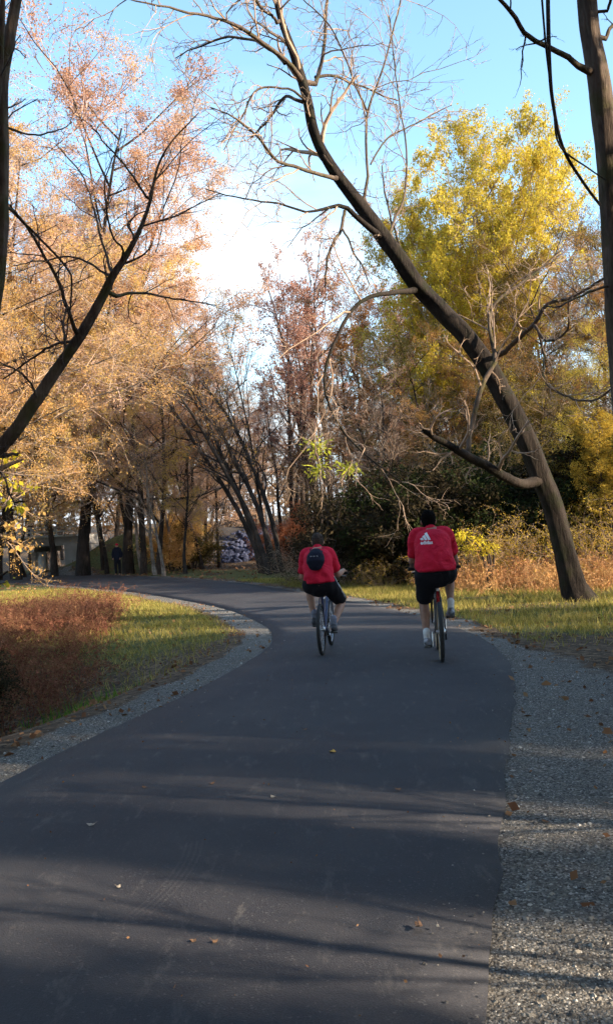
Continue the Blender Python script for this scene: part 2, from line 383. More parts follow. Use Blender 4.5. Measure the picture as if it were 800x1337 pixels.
def groundmat():
    m, nt, out = newmat('ground'); N = NT(nt); pos = N.n('NewGeometry').outputs['Position']
    ga = N.n('Attribute', attribute_name='gravel').outputs['Fac']; gs = N.n('Attribute', attribute_name='grass').outputs['Fac']
    big = N.noise(pos, 1.1, 4); mid = N.noise(pos, 9, 5); fine = N.noise(pos, 60, 4, .7)
    # gravel: crushed grey stone
    v = N.n('TexVoronoi'); v.inputs['Scale'].default_value = 85; N.l(pos, v.inputs['Vector'])
    sep = N.n('SeparateColor'); N.l(v.outputs['Color'], sep.inputs[0])
    st = N.ramp(sep.outputs[0], [(0, (.08, .076, .072)), (.5, (.155, .147, .135)), (.85, (.25, .235, .21)), (1, (.38, .36, .33))])
    st = N.mix(N.ramp(v.outputs['Distance'], [(.0, (0, 0, 0)), (.55, (0, 0, 0)), (.9, (1, 1, 1))]), st, (.03, .026, .022))
    st = N.mix(N.ramp(mid, [(.45, (0, 0, 0)), (.7, (.6, .6, .6))]), st, (.13, .11, .085))
    # litter / soil
    v2 = N.n('TexVoronoi'); v2.inputs['Scale'].default_value = 16; v2.inputs['Randomness'].default_value = 1; N.l(pos, v2.inputs['Vector'])
    s2 = N.n('SeparateColor'); N.l(v2.outputs['Color'], s2.inputs[0])
    li = N.ramp(s2.outputs[1], [(0, (.04, .025, .016)), (.4, (.095, .06, .036)), (.75, (.17, .11, .065)), (1, (.27, .185, .11))])
    li = N.mix(N.ramp(fine, [(.35, (0, 0, 0)), (.7, (.7, .7, .7))]), li, (.05, .038, .026))
    # grass base
    gb = N.ramp(mid, [(.3, (.04, .05, .016)), (.5, (.09, .1, .03)), (.7, (.2, .17, .07))])
    def thr(a, sc, lo, hi): return N.ramp(N.math('ADD', a, N.math('MULTIPLY', N.math('SUBTRACT', N.noise(pos, sc, 4, .7), .5), .7)), [(lo, (0, 0, 0)), (hi, (1, 1, 1))])
    c = N.mix(thr(gs, 4, .35, .6), li, gb)
    c = N.mix(thr(ga, 6, .38, .62), c, st)
    c = N.mix(N.ramp(big, [(.3, (0, 0, 0)), (.75, (.35, .35, .35))]), c, N.mix(1, c, (.55, .5, .45), 'MULTIPLY'))
    h = N.math('ADD', N.math('MULTIPLY', N.math('SUBTRACT', 1., v.outputs['Distance']), .35), N.math('MULTIPLY', fine, .8))
    N.l(N.pbsdf(c, .9, N.bump(h, .8, .02), spec=.2), out.inputs['Surface']); return m
tm = make_mesh('ground', [(TV, TF)], groundmat(), True)
for nm, arr in (('gravel', g), ('grass', gr)):
    at_ = tm.attributes.new(nm, 'FLOAT', 'POINT'); at_.data.foreach_set('value', arr.astype(np.float32))
ground = tag(obj('ground', tm, None), kind='structure')

# ------------------------------------------------------------------ asphalt path
def asphalt():
    m, nt, out = newmat('asphalt'); N = NT(nt); pos = N.n('NewGeometry').outputs['Position']
    fine = N.noise(pos, 170, 3, .8); agg = N.n('TexVoronoi'); agg.inputs['Scale'].default_value = 130; N.l(pos, agg.inputs['Vector'])
    sp = N.n('SeparateColor'); N.l(agg.outputs['Color'], sp.inputs[0])
    c = N.ramp(fine, [(.32, (.011, .011, .015)), (.52, (.027, .027, .034)), (.7, (.066, .064, .07))])
    c = N.mix(N.ramp(sp.outputs[0], [(.955, (0, 0, 0)), (.99, (.4, .4, .4))]), c, (.14, .133, .125))
    big = N.noise(pos, .9, 5, .6); c = N.mix(N.ramp(big, [(.38, (0, 0, 0)), (.66, (.5, .5, .5))]), c, (.058, .056, .058))
    mp = N.n('Mapping'); mp.inputs['Scale'].default_value = (3.2, 1.0, 1); mp.inputs['Rotation'].default_value = (0, 0, R(10)); N.l(pos, mp.inputs['Vector'])
    sc = N.noise(mp.outputs[0], 2.6, 6, .75, .3); c = N.mix(N.ramp(sc, [(.56, (0, 0, 0)), (.72, (.6, .6, .6))]), c, (.12, .11, .1))
    # faint curved tyre scuff: rings around a centre, kept to a short stretch
    cx, cy = gnd(-260, 1150)[:2]; q = gnd(238, 1150)
    sx = N.n('SeparateXYZ'); N.l(pos, sx.inputs[0]); dx = N.math('SUBTRACT', sx.outputs[0], float(cx)); dy = N.math('SUBTRACT', sx.outputs[1], float(cy))
    rad = N.math('SQRT', N.math('ADD', N.math('MULTIPLY', dx, dx), N.math('MULTIPLY', dy, dy))); dd = N.math('SUBTRACT', rad, float(np.hypot(q[0] - cx, q[1] - cy)))
    band = N.math('COMPARE', dd, 0.); band.node.inputs[2].default_value = .055
    ln = N.math('GREATER_THAN', N.math('SINE', N.math('MULTIPLY', dd, 240.)), .1)
    seg = N.math('COMPARE', sx.outputs[1], float(q[1])); seg.node.inputs[2].default_value = .42
    fac = N.math('MULTIPLY', N.math('MULTIPLY', band, ln), N.math('MULTIPLY', seg, N.math('MULTIPLY', N.noise(pos, 14, 3), .2)))
    c = N.mix(fac, c, (.17, .155, .14))
    N.l(N.pbsdf(c, N.ramp(fine, [(.3, (.62, .62, .62)), (.7, (.85, .85, .85))]), N.bump(N.math('ADD', fine, N.math('MULTIPLY', agg.outputs['Distance'], .6)), .45, .006), spec=.3), out.inputs['Surface']); return m
K = 9
# pair each left station with nearest-progress right station
def pairup():
    # progress by normalised arc blended through closest points
    a = Lc[:, :2]; bI = np.linspace(0, NL - 1, NL)
    best = [int(np.argmin(np.hypot(*(Rc[:, :2] - p).T))) for p in a]
    best = np.maximum.accumulate(best); k = np.convolve(np.pad(best, 12, 'edge'), np.ones(25) / 25, 'same')[12:-12]
    k[0] = 0; k[-1] = NL - 1; return np.stack([np.interp(k, bI, Rc[:, c]) for c in range(3)], 1)
Rp = pairup()
rows = []
for k in range(K):
    t = k / (K - 1); p = Lc * (1 - t) + Rp * t; p = p.copy(); p[:, 2] = .012 + .02 * math.sin(math.pi * t); rows.append(p)
edge_r = np.random.RandomState(3)
rows[0][:, :2] += edge_r.randn(NL, 2) * .006; rows[-1][:, :2] += edge_r.randn(NL, 2) * .008
lo, hi = rows[0].copy(), rows[-1].copy(); lo[:, 2] = -.05; hi[:, 2] = -.05
rows = [lo] + rows + [hi]; PV = np.vstack(rows); PF = []
for k in range(len(rows) - 1):
    i = np.arange(NL - 1); PF.append(np.stack([k * NL + i, (k + 1) * NL + i, (k + 1) * NL + i + 1, k * NL + i + 1], 1))
tag(obj('path', [(PV, np.vstack(PF))], asphalt(), smooth=True), kind='structure')

# ------------------------------------------------------------------ gravel stones, grass, litter (stuff)
rg = np.random.RandomState(11)
def stonemat():
    m, nt, out = newmat('crushed stone'); N = NT(nt); g_ = N.n('NewGeometry')
    c = N.ramp(g_.outputs['Random Per Island'], [(0, (.055, .052, .05)), (.45, (.135, .123, .108)), (.8, (.26, .235, .2)), (.96, (.38, .36, .33)), (1, (.52, .5, .45))])
    N.l(N.pbsdf(c, .85, spec=.2), out.inputs['Surface']); return m
STONE = stonemat()
def stones(n, xr, yr, size, accept, seed):
    r = np.random.RandomState(seed); x = r.uniform(*xr, n); y = yr[0] + (yr[1] - yr[0]) * r.rand(n) ** 1.5
    dl, dr, ins = pathdist(x, y); g, gr = cover(x, y, dl, dr, ins); ok = ((r.rand(n) < g * .9) & ~ins)
    near = ins & (np.minimum(dl, dr) < .22) & (r.rand(n) < (.03 if size < .009 else 0)); ok = ok | near
    x, y = x[ok], y[ok]; z = height(x, y, dl[ok], dr[ok], ins[ok]); z = np.where(ins[ok], .02, z); s = size * np.exp(r.randn(len(x)) * .45)
    s = np.minimum(s, size * 1.9)
    base = np.array([[1, .1, 0], [-.1, .85, 0], [-.9, -.1, 0], [.1, -.8, 0], [.35, .15, .62], [-.35, -.12, .55]])
    F = np.array([[0, 1, 4], [1, 5, 4], [1, 2, 5], [2, 3, 5], [3, 4, 5], [3, 0, 4]]); k = len(x)
    a = r.rand(k) * 6.28; B = base[None] * (1 + .22 * r.randn(k, 6, 1)); B = B * s[:, None, None]
    c, s_ = np.cos(a)[:, None], np.sin(a)[:, None]; bx = B[..., 0] * c - B[..., 1] * s_; by = B[..., 0] * s_ + B[..., 1] * c
    V = np.stack([bx + x[:, None], by + y[:, None], B[..., 2] * .9 + z[:, None] - s[:, None] * .12], -1).reshape(-1, 3)
    FF = (F[None] + (np.arange(k) * 6)[:, None, None]).reshape(-1, 3); return V, FF
ch = [stones(130000, (.3, 5), (2.2, 12), .0046, None, 1), stones(9000, (.3, 5), (2.2, 12), .0105, None, 2),
      stones(80000, (-6, 0), (3.5, 20), .007, None, 3), stones(5000, (-6, 0), (3.5, 20), .012, None, 4)]
tag(obj('gravel', ch, STONE), 'loose grey crushed stone along both edges of the asphalt path', 'gravel', kind='stuff')

def blades(x, y, z, hgt, wid, r, lean=.5):
    k = len(x); a = r.rand(k) * 6.28; h = hgt * (1 + .4 * r.randn(k)).clip(.3, 2.2); w = wid * (1 + .2 * r.randn(k)).clip(.5, 2)
    ca, sa = np.cos(a), np.sin(a); b0 = np.stack([x - ca * w, y - sa * w, z - .01], 1); b1 = np.stack([x + ca * w, y + sa * w, z - .01], 1)
    ld = r.randn(k, 2) * lean * h[:, None]; tp = np.stack([x + ld[:, 0], y + ld[:, 1], z + h], 1)
    return np.stack([b0, b1, tp], 1).reshape(-1, 3), np.arange(3 * k).reshape(-1, 3)
def scatter(n, xr, yr, fn, seed, pw=1.):
    r = np.random.RandomState(seed); x = r.uniform(*xr, n); y = yr[0] + (yr[1] - yr[0]) * r.rand(n) ** pw
    dl, dr, ins = pathdist(x, y); g, gr = cover(x, y, dl, dr, ins); p = fn(x, y, dl, dr, ins, g, gr); ok = (r.rand(n) < p) & ~ins
    return x[ok], y[ok], height(x[ok], y[ok], dl[ok], dr[ok], ins[ok]), r
x, y, z, r = scatter(200000, (-12, 0), (7, 34), lambda x, y, dl, dr, ins, g, gr: gr * (1 - g), 21)
c1 = blades(x, y, z, .075, .006, r)
x, y, z, r = scatter(160000, (0, 11), (9, 30), lambda x, y, dl, dr, ins, g, gr: gr * (1 - g) , 22)
c2 = blades(x, y, z, .085, .006, r)
tag(obj('grass', [c1, c2], LF_GRASS), 'short autumn grass on both verges of the path', 'grass', kind='stuff')
x, y, z, r = scatter(3600, (-4.4, -1.8), (9.6, 12.2), lambda x, y, dl, dr, ins, g, gr: np.exp(-(((x + 2.95) / .42) ** 2 + ((y - 10.9) / .4) ** 2)), 23)
c3 = blades(x, y, z, .15, .007, r, .25)
tag(obj('tall_grass', [c3], LF_GRASS2), 'tuft of tall bright green grass in the shade of the left ditch', 'grass', kind='stuff')
x, y, z, r = scatter(900, (4.2, 7.4), (10.5, 15), lambda x, y, dl, dr, ins, g, gr: np.exp(-(((x - 5.6) / .9) ** 2 + ((y - 13.2) / .9) ** 2)), 24)
tag(obj('tall_grass', [blades(x, y, z, .2, .008, r, .4)], LF_GRASS2), 'longer green grass tufts right of the gravel below the leaning tree', 'grass', kind='stuff')
# fallen leaves
def litterf(x, y, dl, dr, ins, g, gr): return (1 - .7 * g) * (1 - .5 * gr) * (.3 + 1.1 * sm(.4, .62, fbm(x * 1.7 + 3, y * 1.7, 3)))
x, y, z, r = scatter(42000, (-11, 11), (3.0, 34), litterf, 31, 1.2); C = np.stack([x, y, z + .012], 1)
d_ = r.randn(len(x), 3) * np.array([1, 1, .22]); L1 = leafquads(r, C, .05, dirs=d_, wid=.7)
x, y, z, r = scatter(16000, (-40, 40), (34, 75), litterf, 32); C = np.stack([x, y, z + .02], 1); L2 = leafquads(r, C, .14, dirs=r.randn(len(x), 3) * np.array([1, 1, .25]), wid=.7)
r = np.random.RandomState(35); n_ = 2600; bx = r.uniform(-4, 3, n_); by = 2.4 + 14 * r.rand(n_) ** 1.4; dl_, dr_, in_ = pathdist(bx, by); ok_ = in_ & (np.minimum(dl_, dr_) > .03) & (r.rand(n_) < .25 + .5 * np.exp(-np.minimum(dl_, dr_) / .25))
L3 = leafquads(r, np.stack([bx, by, 0 * bx + .036], 1)[ok_], .011, sv=.6, dirs=r.randn(ok_.sum(), 3) * np.array([1, 1, .12]), wid=.7)
tag(obj('fallen_leaves', [L1, L2, L3], LF_LIT), 'brown fallen leaves strewn over the verges and the wood floor', 'leaves', kind='stuff')

# reddish dry weeds: arching stalks with thin side sprays
def weeds(n, xr, yr, fn, seed, hgt, leaf=.03, k=5, rad=.004):
    x, y, z, r = scatter(n, xr, yr, fn, seed); m = len(x); P0 = np.stack([x, y, z], 1); d = nrm(np.stack([r.randn(m) * .45, r.randn(m) * .45, np.ones(m)], 1))
    L = hgt * (1 + .35 * r.randn(m)).clip(.3, 1.8); P = np.zeros((m, 5, 3)); P[:, 0] = P0
    for q in range(4):
        d = nrm(d + r.randn(m, 3) * .22 + np.array([0, 0, -.22 * q])); P[:, q + 1] = P[:, q] + d * (L / 4)[:, None]
    Rr = rad * np.linspace(1, .4, 5)[None].repeat(m, 0); C, cr = children(r, P, Rr, k, .25, 1, 45, 15, .35, n=2, wob=.25, trop=-.05, rmin=.002, rr=.6)
    lf = leafquads(r, along(r, C, 3, .012), leaf, wid=.35)
    return [tubes(P, Rr, 3), tubes(C, cr, 3), lf]
ex = lambda x, c, s: np.exp(-((x - c) / s) ** 2)
def wl(x, y, dl, dr, ins, g, gr):
    return (sm(-3.0, -4.6, x) if False else sm(2.75, 3.7, -x - .16 * (y - 12))) * sm(10.1, 11.2, y - .75 * (x + 4.3)) * (1 - sm(20, 25, y - 0.9 * np.minimum(0, x + 6))) * sm(.9, 1.6, dl) * (.25 + .75 * sm(.35, .6, fbm(x * 1.1, y * 1.1)))
tag(obj('dry_weeds', weeds(26000, (-13, -2.2), (8.6, 26), wl, 41, .5, .04), LF_WEED), 'thick bank of rust red dry weeds at the left ditch', 'weeds', kind='stuff')
LF_RUST = leafmat('rusty dry weeds', [(.28, .12, .06), (.48, .24, .12), (.62, .42, .2), (.42, .18, .08), (.6, .36, .12)], trans=.35, clump=.9, cl=[(.4, .14, .07), (.62, .42, .16)])
def wr(x, y, dl, dr, ins, g, gr): return ex(y, 21.3 + .1 * (x - 5), 1.7) * sm(1.2, 2.6, x) * sm(2.2, 3.0, dr) * (.15 + .85 * sm(.36, .58, fbm(x * .9 + 2, y * .9 + 7, 3)))
tag(obj('dry_weeds', weeds(8500, (1.2, 13), (18, 25), wr, 42, .72, .055, rad=.006), LF_RUST), 'rust red dry weeds along the foot of the wood behind the leaning tree', 'weeds', kind='stuff')
# ------------------------------------------------------------------ trees: archetypes
def stems(rng, n, H, lean, spread, r0, npt=14, wob=.05, end=.15, curve=0.):
    P = np.zeros((n, npt, 3)); az = rng.rand(n) * 6.28; d = nrm(np.stack([np.cos(az) * lean, np.sin(az) * lean, np.ones(n)], 1))
    P[:, 0, :2] = np.stack([np.cos(az), np.sin(az)], 1) * spread; L = H * (1 + .15 * rng.randn(n)).clip(.6, 1.3)
    for q in range(npt - 1):
        d = nrm(d + rng.randn(n, 3) * wob + np.array([0, 0, .04 + curve])); P[:, q + 1] = P[:, q] + d * (L / (npt - 1))[:, None]
    t = np.linspace(0, 1, npt); Rr = r0 * ((1 - t) * (1 - end) + end + .55 * np.exp(-t * 22))[None].repeat(n, 0)
    P[:, 0, 2] -= .15
    return P, Rr
def arche(seed, H, r0, nst=1, lean=.05, spread=0., lv=None, nleaf=5, lsize=.1, jit=.05, tw=None, wid=.55, wob=.05, droop=.3, leaf2=0):
    """returns dict: wood chunk list (stems+limbs), crown chunk list (twigs mat0, leaves mat1)"""
    rng = np.random.RandomState(seed); P, Rr = stems(rng, nst, H, lean, spread, r0, wob=wob)
    wood = [tubes(P, Rr, 9)]; crown = []; cur = (P, Rr); alls = []
    for i, q in enumerate(lv):
        cur = children(rng, cur[0], cur[1], **q); alls.append(cur)
        (wood if i == 0 else crown).append(tubes(cur[0], cur[1], (6, 4, 3, 3)[i]))
    if nleaf:
        A = along(rng, cur[0], nleaf, jit); 
        if leaf2: A = np.vstack([A, along(rng, alls[-2][0], leaf2, jit * 1.5)])
        v, f = leafquads(rng, A, lsize, wid=wid, droop=droop); crown.append((v, f, 1))
    return wood, crown
class Arch:
    def __init__(s, key, *a, **k):
        s.w, s.c = arche(*a, **k); s.cache = {}
    def get(s, bark, twig, leaf):
        k = (bark.name, twig.name, leaf.name if leaf else '')
        if k not in s.cache:
            s.cache[k] = (make_mesh('trunk', s.w, bark, True), make_mesh('crown', s.c, [twig] + ([leaf] if leaf else [twig])))
        return s.cache[k]
L1 = dict(k=20, tmin=.28, tmax=1., ang=52, angv=12, ratio=.34, n=7, wob=.11, trop=.05, rr=.5, shrink=.45, end=.3, rmin=.02)
TALL = Arch('tall', 101, 10, .095, lv=[L1, dict(k=7, tmin=.2, ang=42, ratio=.48, n=4, wob=.16, trop=.03, rr=.55, shrink=.4, rmin=.011),
    dict(k=7, tmin=.15, ang=40, ratio=.5, n=3, wob=.2, rr=.6, rmin=.006), dict(k=5, tmin=.2, ang=38, ratio=.6, n=2, wob=.2, rr=.7, rmin=.004)], nleaf=13, lsize=.036, jit=.06)
ROUND = Arch('round', 112, 8.2, .11, nst=4, lean=.2, spread=.15, lv=[dict(L1, k=13, tmin=.34, ratio=.36, ang=52, shrink=.12, trop=.07), dict(k=8, tmin=.25, ang=45, ratio=.5, n=4, wob=.18, trop=.02, rr=.55, rmin=.011),
    dict(k=8, tmin=.15, ang=42, ratio=.5, n=3, wob=.2, rr=.6, rmin=.006), dict(k=3, tmin=.3, ang=45, ratio=.6, n=2, rmin=.004)], nleaf=26, lsize=.062, jit=.06)
SHADE_CANOPY = Arch('shade_canopy', 111, 10, .12, nst=1, lv=[dict(L1, k=22, tmin=.55, ratio=.4, ang=70, shrink=.2, trop=.02), dict(k=8, tmin=.2, ang=45, ratio=.5, n=4, wob=.18, trop=.0, rr=.55, rmin=.011),
    dict(k=6, tmin=.15, ang=42, ratio=.5, n=3, wob=.2, rr=.6, rmin=.006)], nleaf=20, lsize=.15, jit=.11)  # high crown shape for the added trees that block skylight
DENSE = Arch('dense', 110, 10, .12, nst=1, lv=[dict(L1, k=26, tmin=.12, ratio=.33, ang=55, shrink=.3), dict(k=8, tmin=.2, ang=45, ratio=.5, n=4, wob=.18, trop=.0, rr=.55, rmin=.011),
    dict(k=6, tmin=.15, ang=42, ratio=.5, n=3, wob=.2, rr=.6, rmin=.006)], nleaf=20, lsize=.16, jit=.11)
WIDE = Arch('wide', 102, 9, .11, nst=2, lean=.22, spread=.1, lv=[dict(L1, k=13, tmin=.2, ratio=.5, ang=58, trop=.02), dict(k=8, tmin=.15, ang=46, ratio=.5, n=4, wob=.2, trop=-.01, rr=.55, rmin=.011, shrink=.4),
    dict(k=7, tmin=.12, ang=40, ratio=.5, n=3, wob=.22, trop=-.02, rr=.6, rmin=.006), dict(k=6, tmin=.2, ang=38, ratio=.6, n=2, wob=.2, rr=.7, rmin=.004)], nleaf=14, lsize=.038, jit=.06, droop=.6)
WIDE2 = Arch('wide2', 109, 9.5, .12, nst=1, lean=.1, lv=[dict(L1, k=22, tmin=.18, ratio=.45, ang=66, trop=.03), dict(k=8, tmin=.15, ang=44, ratio=.5, n=4, wob=.18, trop=.0, rr=.55, rmin=.011, shrink=.4),
    dict(k=7, tmin=.12, ang=40, ratio=.5, n=3, wob=.22, trop=-.03, rr=.6, rmin=.006), dict(k=6, tmin=.2, ang=38, ratio=.6, n=2, wob=.2, rr=.7, rmin=.004)], nleaf=14, lsize=.038, jit=.06, droop=.6)
LEAFY = Arch('leafy', 103, 10, .17, nst=1, lv=[dict(L1, k=24, tmin=.3, ratio=.33, ang=50, shrink=.35), dict(k=8, tmin=.2, ang=45, ratio=.5, n=4, wob=.18, trop=.0, rr=.55, rmin=.011),
    dict(k=8, tmin=.15, ang=42, ratio=.5, n=3, wob=.2, rr=.6, rmin=.006)], nleaf=32, lsize=.08, jit=.1, leaf2=12)
BARE = Arch('bare', 104, 10, .11, lv=[dict(L1, k=17, tmin=.3, ratio=.32, ang=38, trop=.09), dict(k=6, tmin=.2, ang=36, ratio=.5, n=4, wob=.14, trop=.05, rr=.55, rmin=.009),
    dict(k=5, tmin=.2, ang=35, ratio=.5, n=3, wob=.2, trop=.02, rr=.6, rmin=.006), dict(k=4, tmin=.2, ang=35, ratio=.5, n=2, wob=.2, rr=.7, rmin=.004)], nleaf=0)
LIGHT = Arch('light', 105, 10, .12, nst=3, lean=.1, spread=.25, lv=[dict(L1, k=12, tmin=.35, ratio=.28, ang=36, trop=.08), dict(k=6, tmin=.2, ang=40, ratio=.5, n=4, wob=.14, trop=.03, rr=.55, rmin=.009),
    dict(k=6, tmin=.2, ang=38, ratio=.5, n=3, wob=.2, rr=.6, rmin=.006), dict(k=4, tmin=.2, ang=35, ratio=.55, n=2, wob=.2, rr=.7, rmin=.004)], nleaf=3, lsize=.065, jit=.05)
BUSH = Arch('bush', 106, 3., .03, nst=16, lean=.5, spread=.35, wob=.12, lv=[dict(k=7, tmin=.1, ang=45, ratio=.45, n=4, wob=.25, trop=.0, rr=.6, rmin=.008), dict(k=6, tmin=.1, ang=45, ratio=.5, n=3, wob=.25, rr=.6, rmin=.004)], nleaf=26, lsize=.085, jit=.09)
BRAM = Arch('bramble', 107, 2.6, .014, nst=26, lean=.8, spread=.5, wob=.2, lv=[dict(k=6, tmin=.1, ang=50, ratio=.45, n=4, wob=.3, trop=-.1, rr=.7, rmin=.006), dict(k=4, tmin=.1, ang=45, ratio=.5, n=3, wob=.35, trop=-.1, rr=.7, rmin=.004)], nleaf=9, lsize=.055, jit=.06)
LEANT = Arch('slender', 108, 8, .07, lv=[dict(L1, k=9, tmin=.5, ratio=.3, ang=35, trop=.05, rmin=.012), dict(k=5, tmin=.2, ang=36, ratio=.5, n=4, wob=.14, trop=.03, rr=.55, rmin=.008),
    dict(k=4, tmin=.2, ang=35, ratio=.5, n=3, wob=.2, rr=.6, rmin=.005)], nleaf=2, lsize=.07, jit=.05)
HS = {id(A): float(np.percentile(np.concatenate([np.asarray(c[0])[:, 2] for c in A.c]), 99.6)) for A in (ROUND, SHADE_CANOPY, DENSE, TALL, WIDE, WIDE2, LEAFY, BARE, LIGHT, BUSH, BRAM, LEANT)}
trng = np.random.RandomState(77)
def plant(A, x, y, Hm, label, cat='tree', group=None, bark=None, twig=None, leaf=None, wide=1., name='tree', tilt=(0, 0), rz=None, wpart='trunk', cpart='crown'):
    bark = bark or BARK_T; twig = twig or TWIG_D; t, c = A.get(bark, twig, leaf)
    s = Hm / HS[id(A)]; o = empty(name, (x, y, H1(x, y) - .03), trng.rand() * 6.28 if rz is None else rz); o.scale = (s * wide, s * wide, s)
    if tilt != (0, 0):
        q = Matrix.Rotation(R(tilt[0]), 4, 'Y') @ Matrix.Rotation(R(tilt[1]), 4, 'X') @ Matrix.Rotation(o.rotation_euler.z, 4, 'Z'); o.rotation_euler = q.to_euler()
    tag(o, label, cat, group); obj(wpart, t, None, o); obj(cpart, c, None, o); return o
def plantpx(A, px, d, toppy, label, **k):
    x = at(px, 700, d)[0]; p = at(px, toppy, d); return plant(A, x, d, p[2], label, **k)

# --- left woodland (px of base, depth, px of crown top)
GL = 'tan and golden trees of the left woodland'
lt = [  # px, depth, top, arch, leaf, width
 (20, 48, 90, WIDE2, LF_TAN, 1.), (106, 50, 80, TALL, LF_TAN, 1.25), (165, 49, 175, TALL, LF_TAN, 1.2), (-60, 30, 150, WIDE, LF_GOLD, 1.0), (-130, 34, 0, TALL, LF_TAN, 1.3),
 (-25, 45, 250, WIDE, LF_GOLD, 1.1), (185, 47, 300, WIDE2, LF_GOLD, 1.0), (205, 46, 340, WIDE2, LF_TAN, 1.0), (235, 52, 400, WIDE, LF_TAN, 1.05), (-5, 50, 330, WIDE2, LF_GOLD, 1.2),
 (185, 54, 420, TALL, LF_TAN, 1.3), (268, 60, 470, WIDE2, LF_TAN, 1.), (225, 68, 450, WIDE, LF_ORA, 1.2), (110, 70, 350, TALL, LF_TAN, 1.4), (40, 72, 330, WIDE2, LF_GOLD, 1.2), (-30, 70, 300, WIDE2, LF_GOLD, 1.3),
 (150, 76, 420, WIDE2, LF_ORA, 1.3), (265, 80, 490, WIDE, LF_TAN, 1.3), (75, 82, 400, WIDE, LF_TAN, 1.3), (-110, 50, 260, WIDE2, LF_GOLD, 1.3), (-210, 44, 100, WIDE2, LF_TAN, 1.2),
 (70, 51, 250, WIDE2, LF_TAN, .9), (135, 52, 330, WIDE2, LF_GOLD, .9)]
special = {1: 'tallest tan crowned tree of the left wood, behind the hanging vines', 2: 'wide tan tree with dark trunk standing beside the small distant walker', 8: 'tan domed tree at the right end of the left wood'}
for i, (px, d, tp, A, lf, w) in enumerate(lt):
    lab = special.get(i); kind = 'golden' if lf is LF_GOLD else 'brown orange' if lf is LF_ORA else 'pinkish tan'
    plantpx(A, px, d, tp, lab or '%s leaved tree among the crowded trees of the left woodland' % kind, group=GL, leaf=lf, twig=TWIG_P if lf is LF_TAN else TWIG_L, wide=w, bark=BARK_D if i < 3 else BARK_T)
# understorey trunks of the left wood
for i, (px, d, tp) in enumerate([(110, 50, 560), (168, 50, 520), (30, 52, 590), (200, 45, 600), (240, 44, 600), (138, 50, 590), (222, 50, 600), (262, 50, 590), (134, 56, 610), (185, 48, 590), (20, 53, 600), (-15, 52, 560), (212, 43, 610), (285, 52, 600)]):
    plantpx(BARE, px, d, tp - 60, 'thin dark bare understorey tree in the left woodland', group='thin bare trees under the left wood', wide=1.35, bark=BARK_D if i % 3 else BARK_L, twig=TWIG_D if i % 2 else TWIG_L, name='slender_tree', tilt=(trng.randn() * 6, 0))
for i, (px, d, h) in enumerate([(222, 49, 3), (252, 52, 3), (235, 60, 3.5)]):
    plant(BUSH, at(px, 700, d)[0], d, h, 'olive gold leaved bush under the trees of the left wood', 'shrub', 'olive bushes in the left wood', leaf=LF_OLI if i % 2 else LF_GOLD, twig=TWIG_L, name='shrub', wide=1.1, wpart='stems', cpart='foliage')

# --- middle
plantpx(BARE, 352, 42, 372, 'tall bare slender tree with upswept twigs rising above the gap in the wood', bark=BARK_D, twig=TWIG_D, wide=.85, tilt=(-7, 0), name='bare_tree')
plantpx(LIGHT, 425, 56, 300, 'tall thin crowned russet tree in the middle of the skyline', leaf=LF_RUS, twig=TWIG_P, wide=1.15)
plantpx(LIGHT, 392, 60, 340, 'russet tree close on the left of the middle skyline tree', leaf=LF_RUS, twig=TWIG_P, wide=1.0)
plantpx(LIGHT, 378, 50, 440, 'bare forked tree with a few russet leaves right of the white pole', leaf=LF_RUS, twig=TWIG_D, wide=1., bark=BARK_D)
for i, (px, tx, d, L) in enumerate([(352, 262, 37, 1.), (360, 285, 37.6, 1.), (346, 243, 38.4, .9), (368, 305, 38, .95), (340, 275, 39.5, .85)]):
    b0 = at(px, 727, d); b0[2] = H1(b0[0], b0[1]); tp = at(tx, 560, d + 1); pts = [b0, b0 * .62 + tp * .38 + np.array([.25, 0, .1]), tp, at(tx - 45 * L, 500, d + 1.5)]
    P, Rr = resample(pts, 14, [.13, .1, .075, .03]); r_ = np.random.RandomState(200 + i); P, Rr = P[None] + np.cumsum(r_.randn(1, 14, 3) * .02, 1), Rr[None]
    a = children(r_, P, Rr, 14, .35, 1, 40, 12, .32, n=5, wob=.14, trop=.06, rr=.5, rmin=.014); b_ = children(r_, *a, 5, .2, 1, 40, 12, .5, n=4, wob=.18, rmin=.009); c_ = children(r_, *b_, 5, .2, 1, 40, 12, .55, n=3, wob=.2, rmin=.006)
    o = empty('leaning_tree', tuple(b0)); P = P - b0; a = (a[0] - b0, a[1]); b_ = (b_[0] - b0, b_[1]); c_ = (c_[0] - b0, c_[1])
    tag(o, 'thin dark trunk leaning left in the clump at the mouth of the side track', 'tree', 'clump of leaning trunks left of the riders')
    obj('trunk', [tubes(P, Rr, 8), tubes(a[0], a[1], 5)], BARK_D, o, True); obj('crown', [tubes(b_[0], b_[1], 4), tubes(c_[0], c_[1], 3)] + [leafquads(r_, along(r_, c_[0], 2, .05), .08) + (1,)], [TWIG_D, LF_ORA], o)

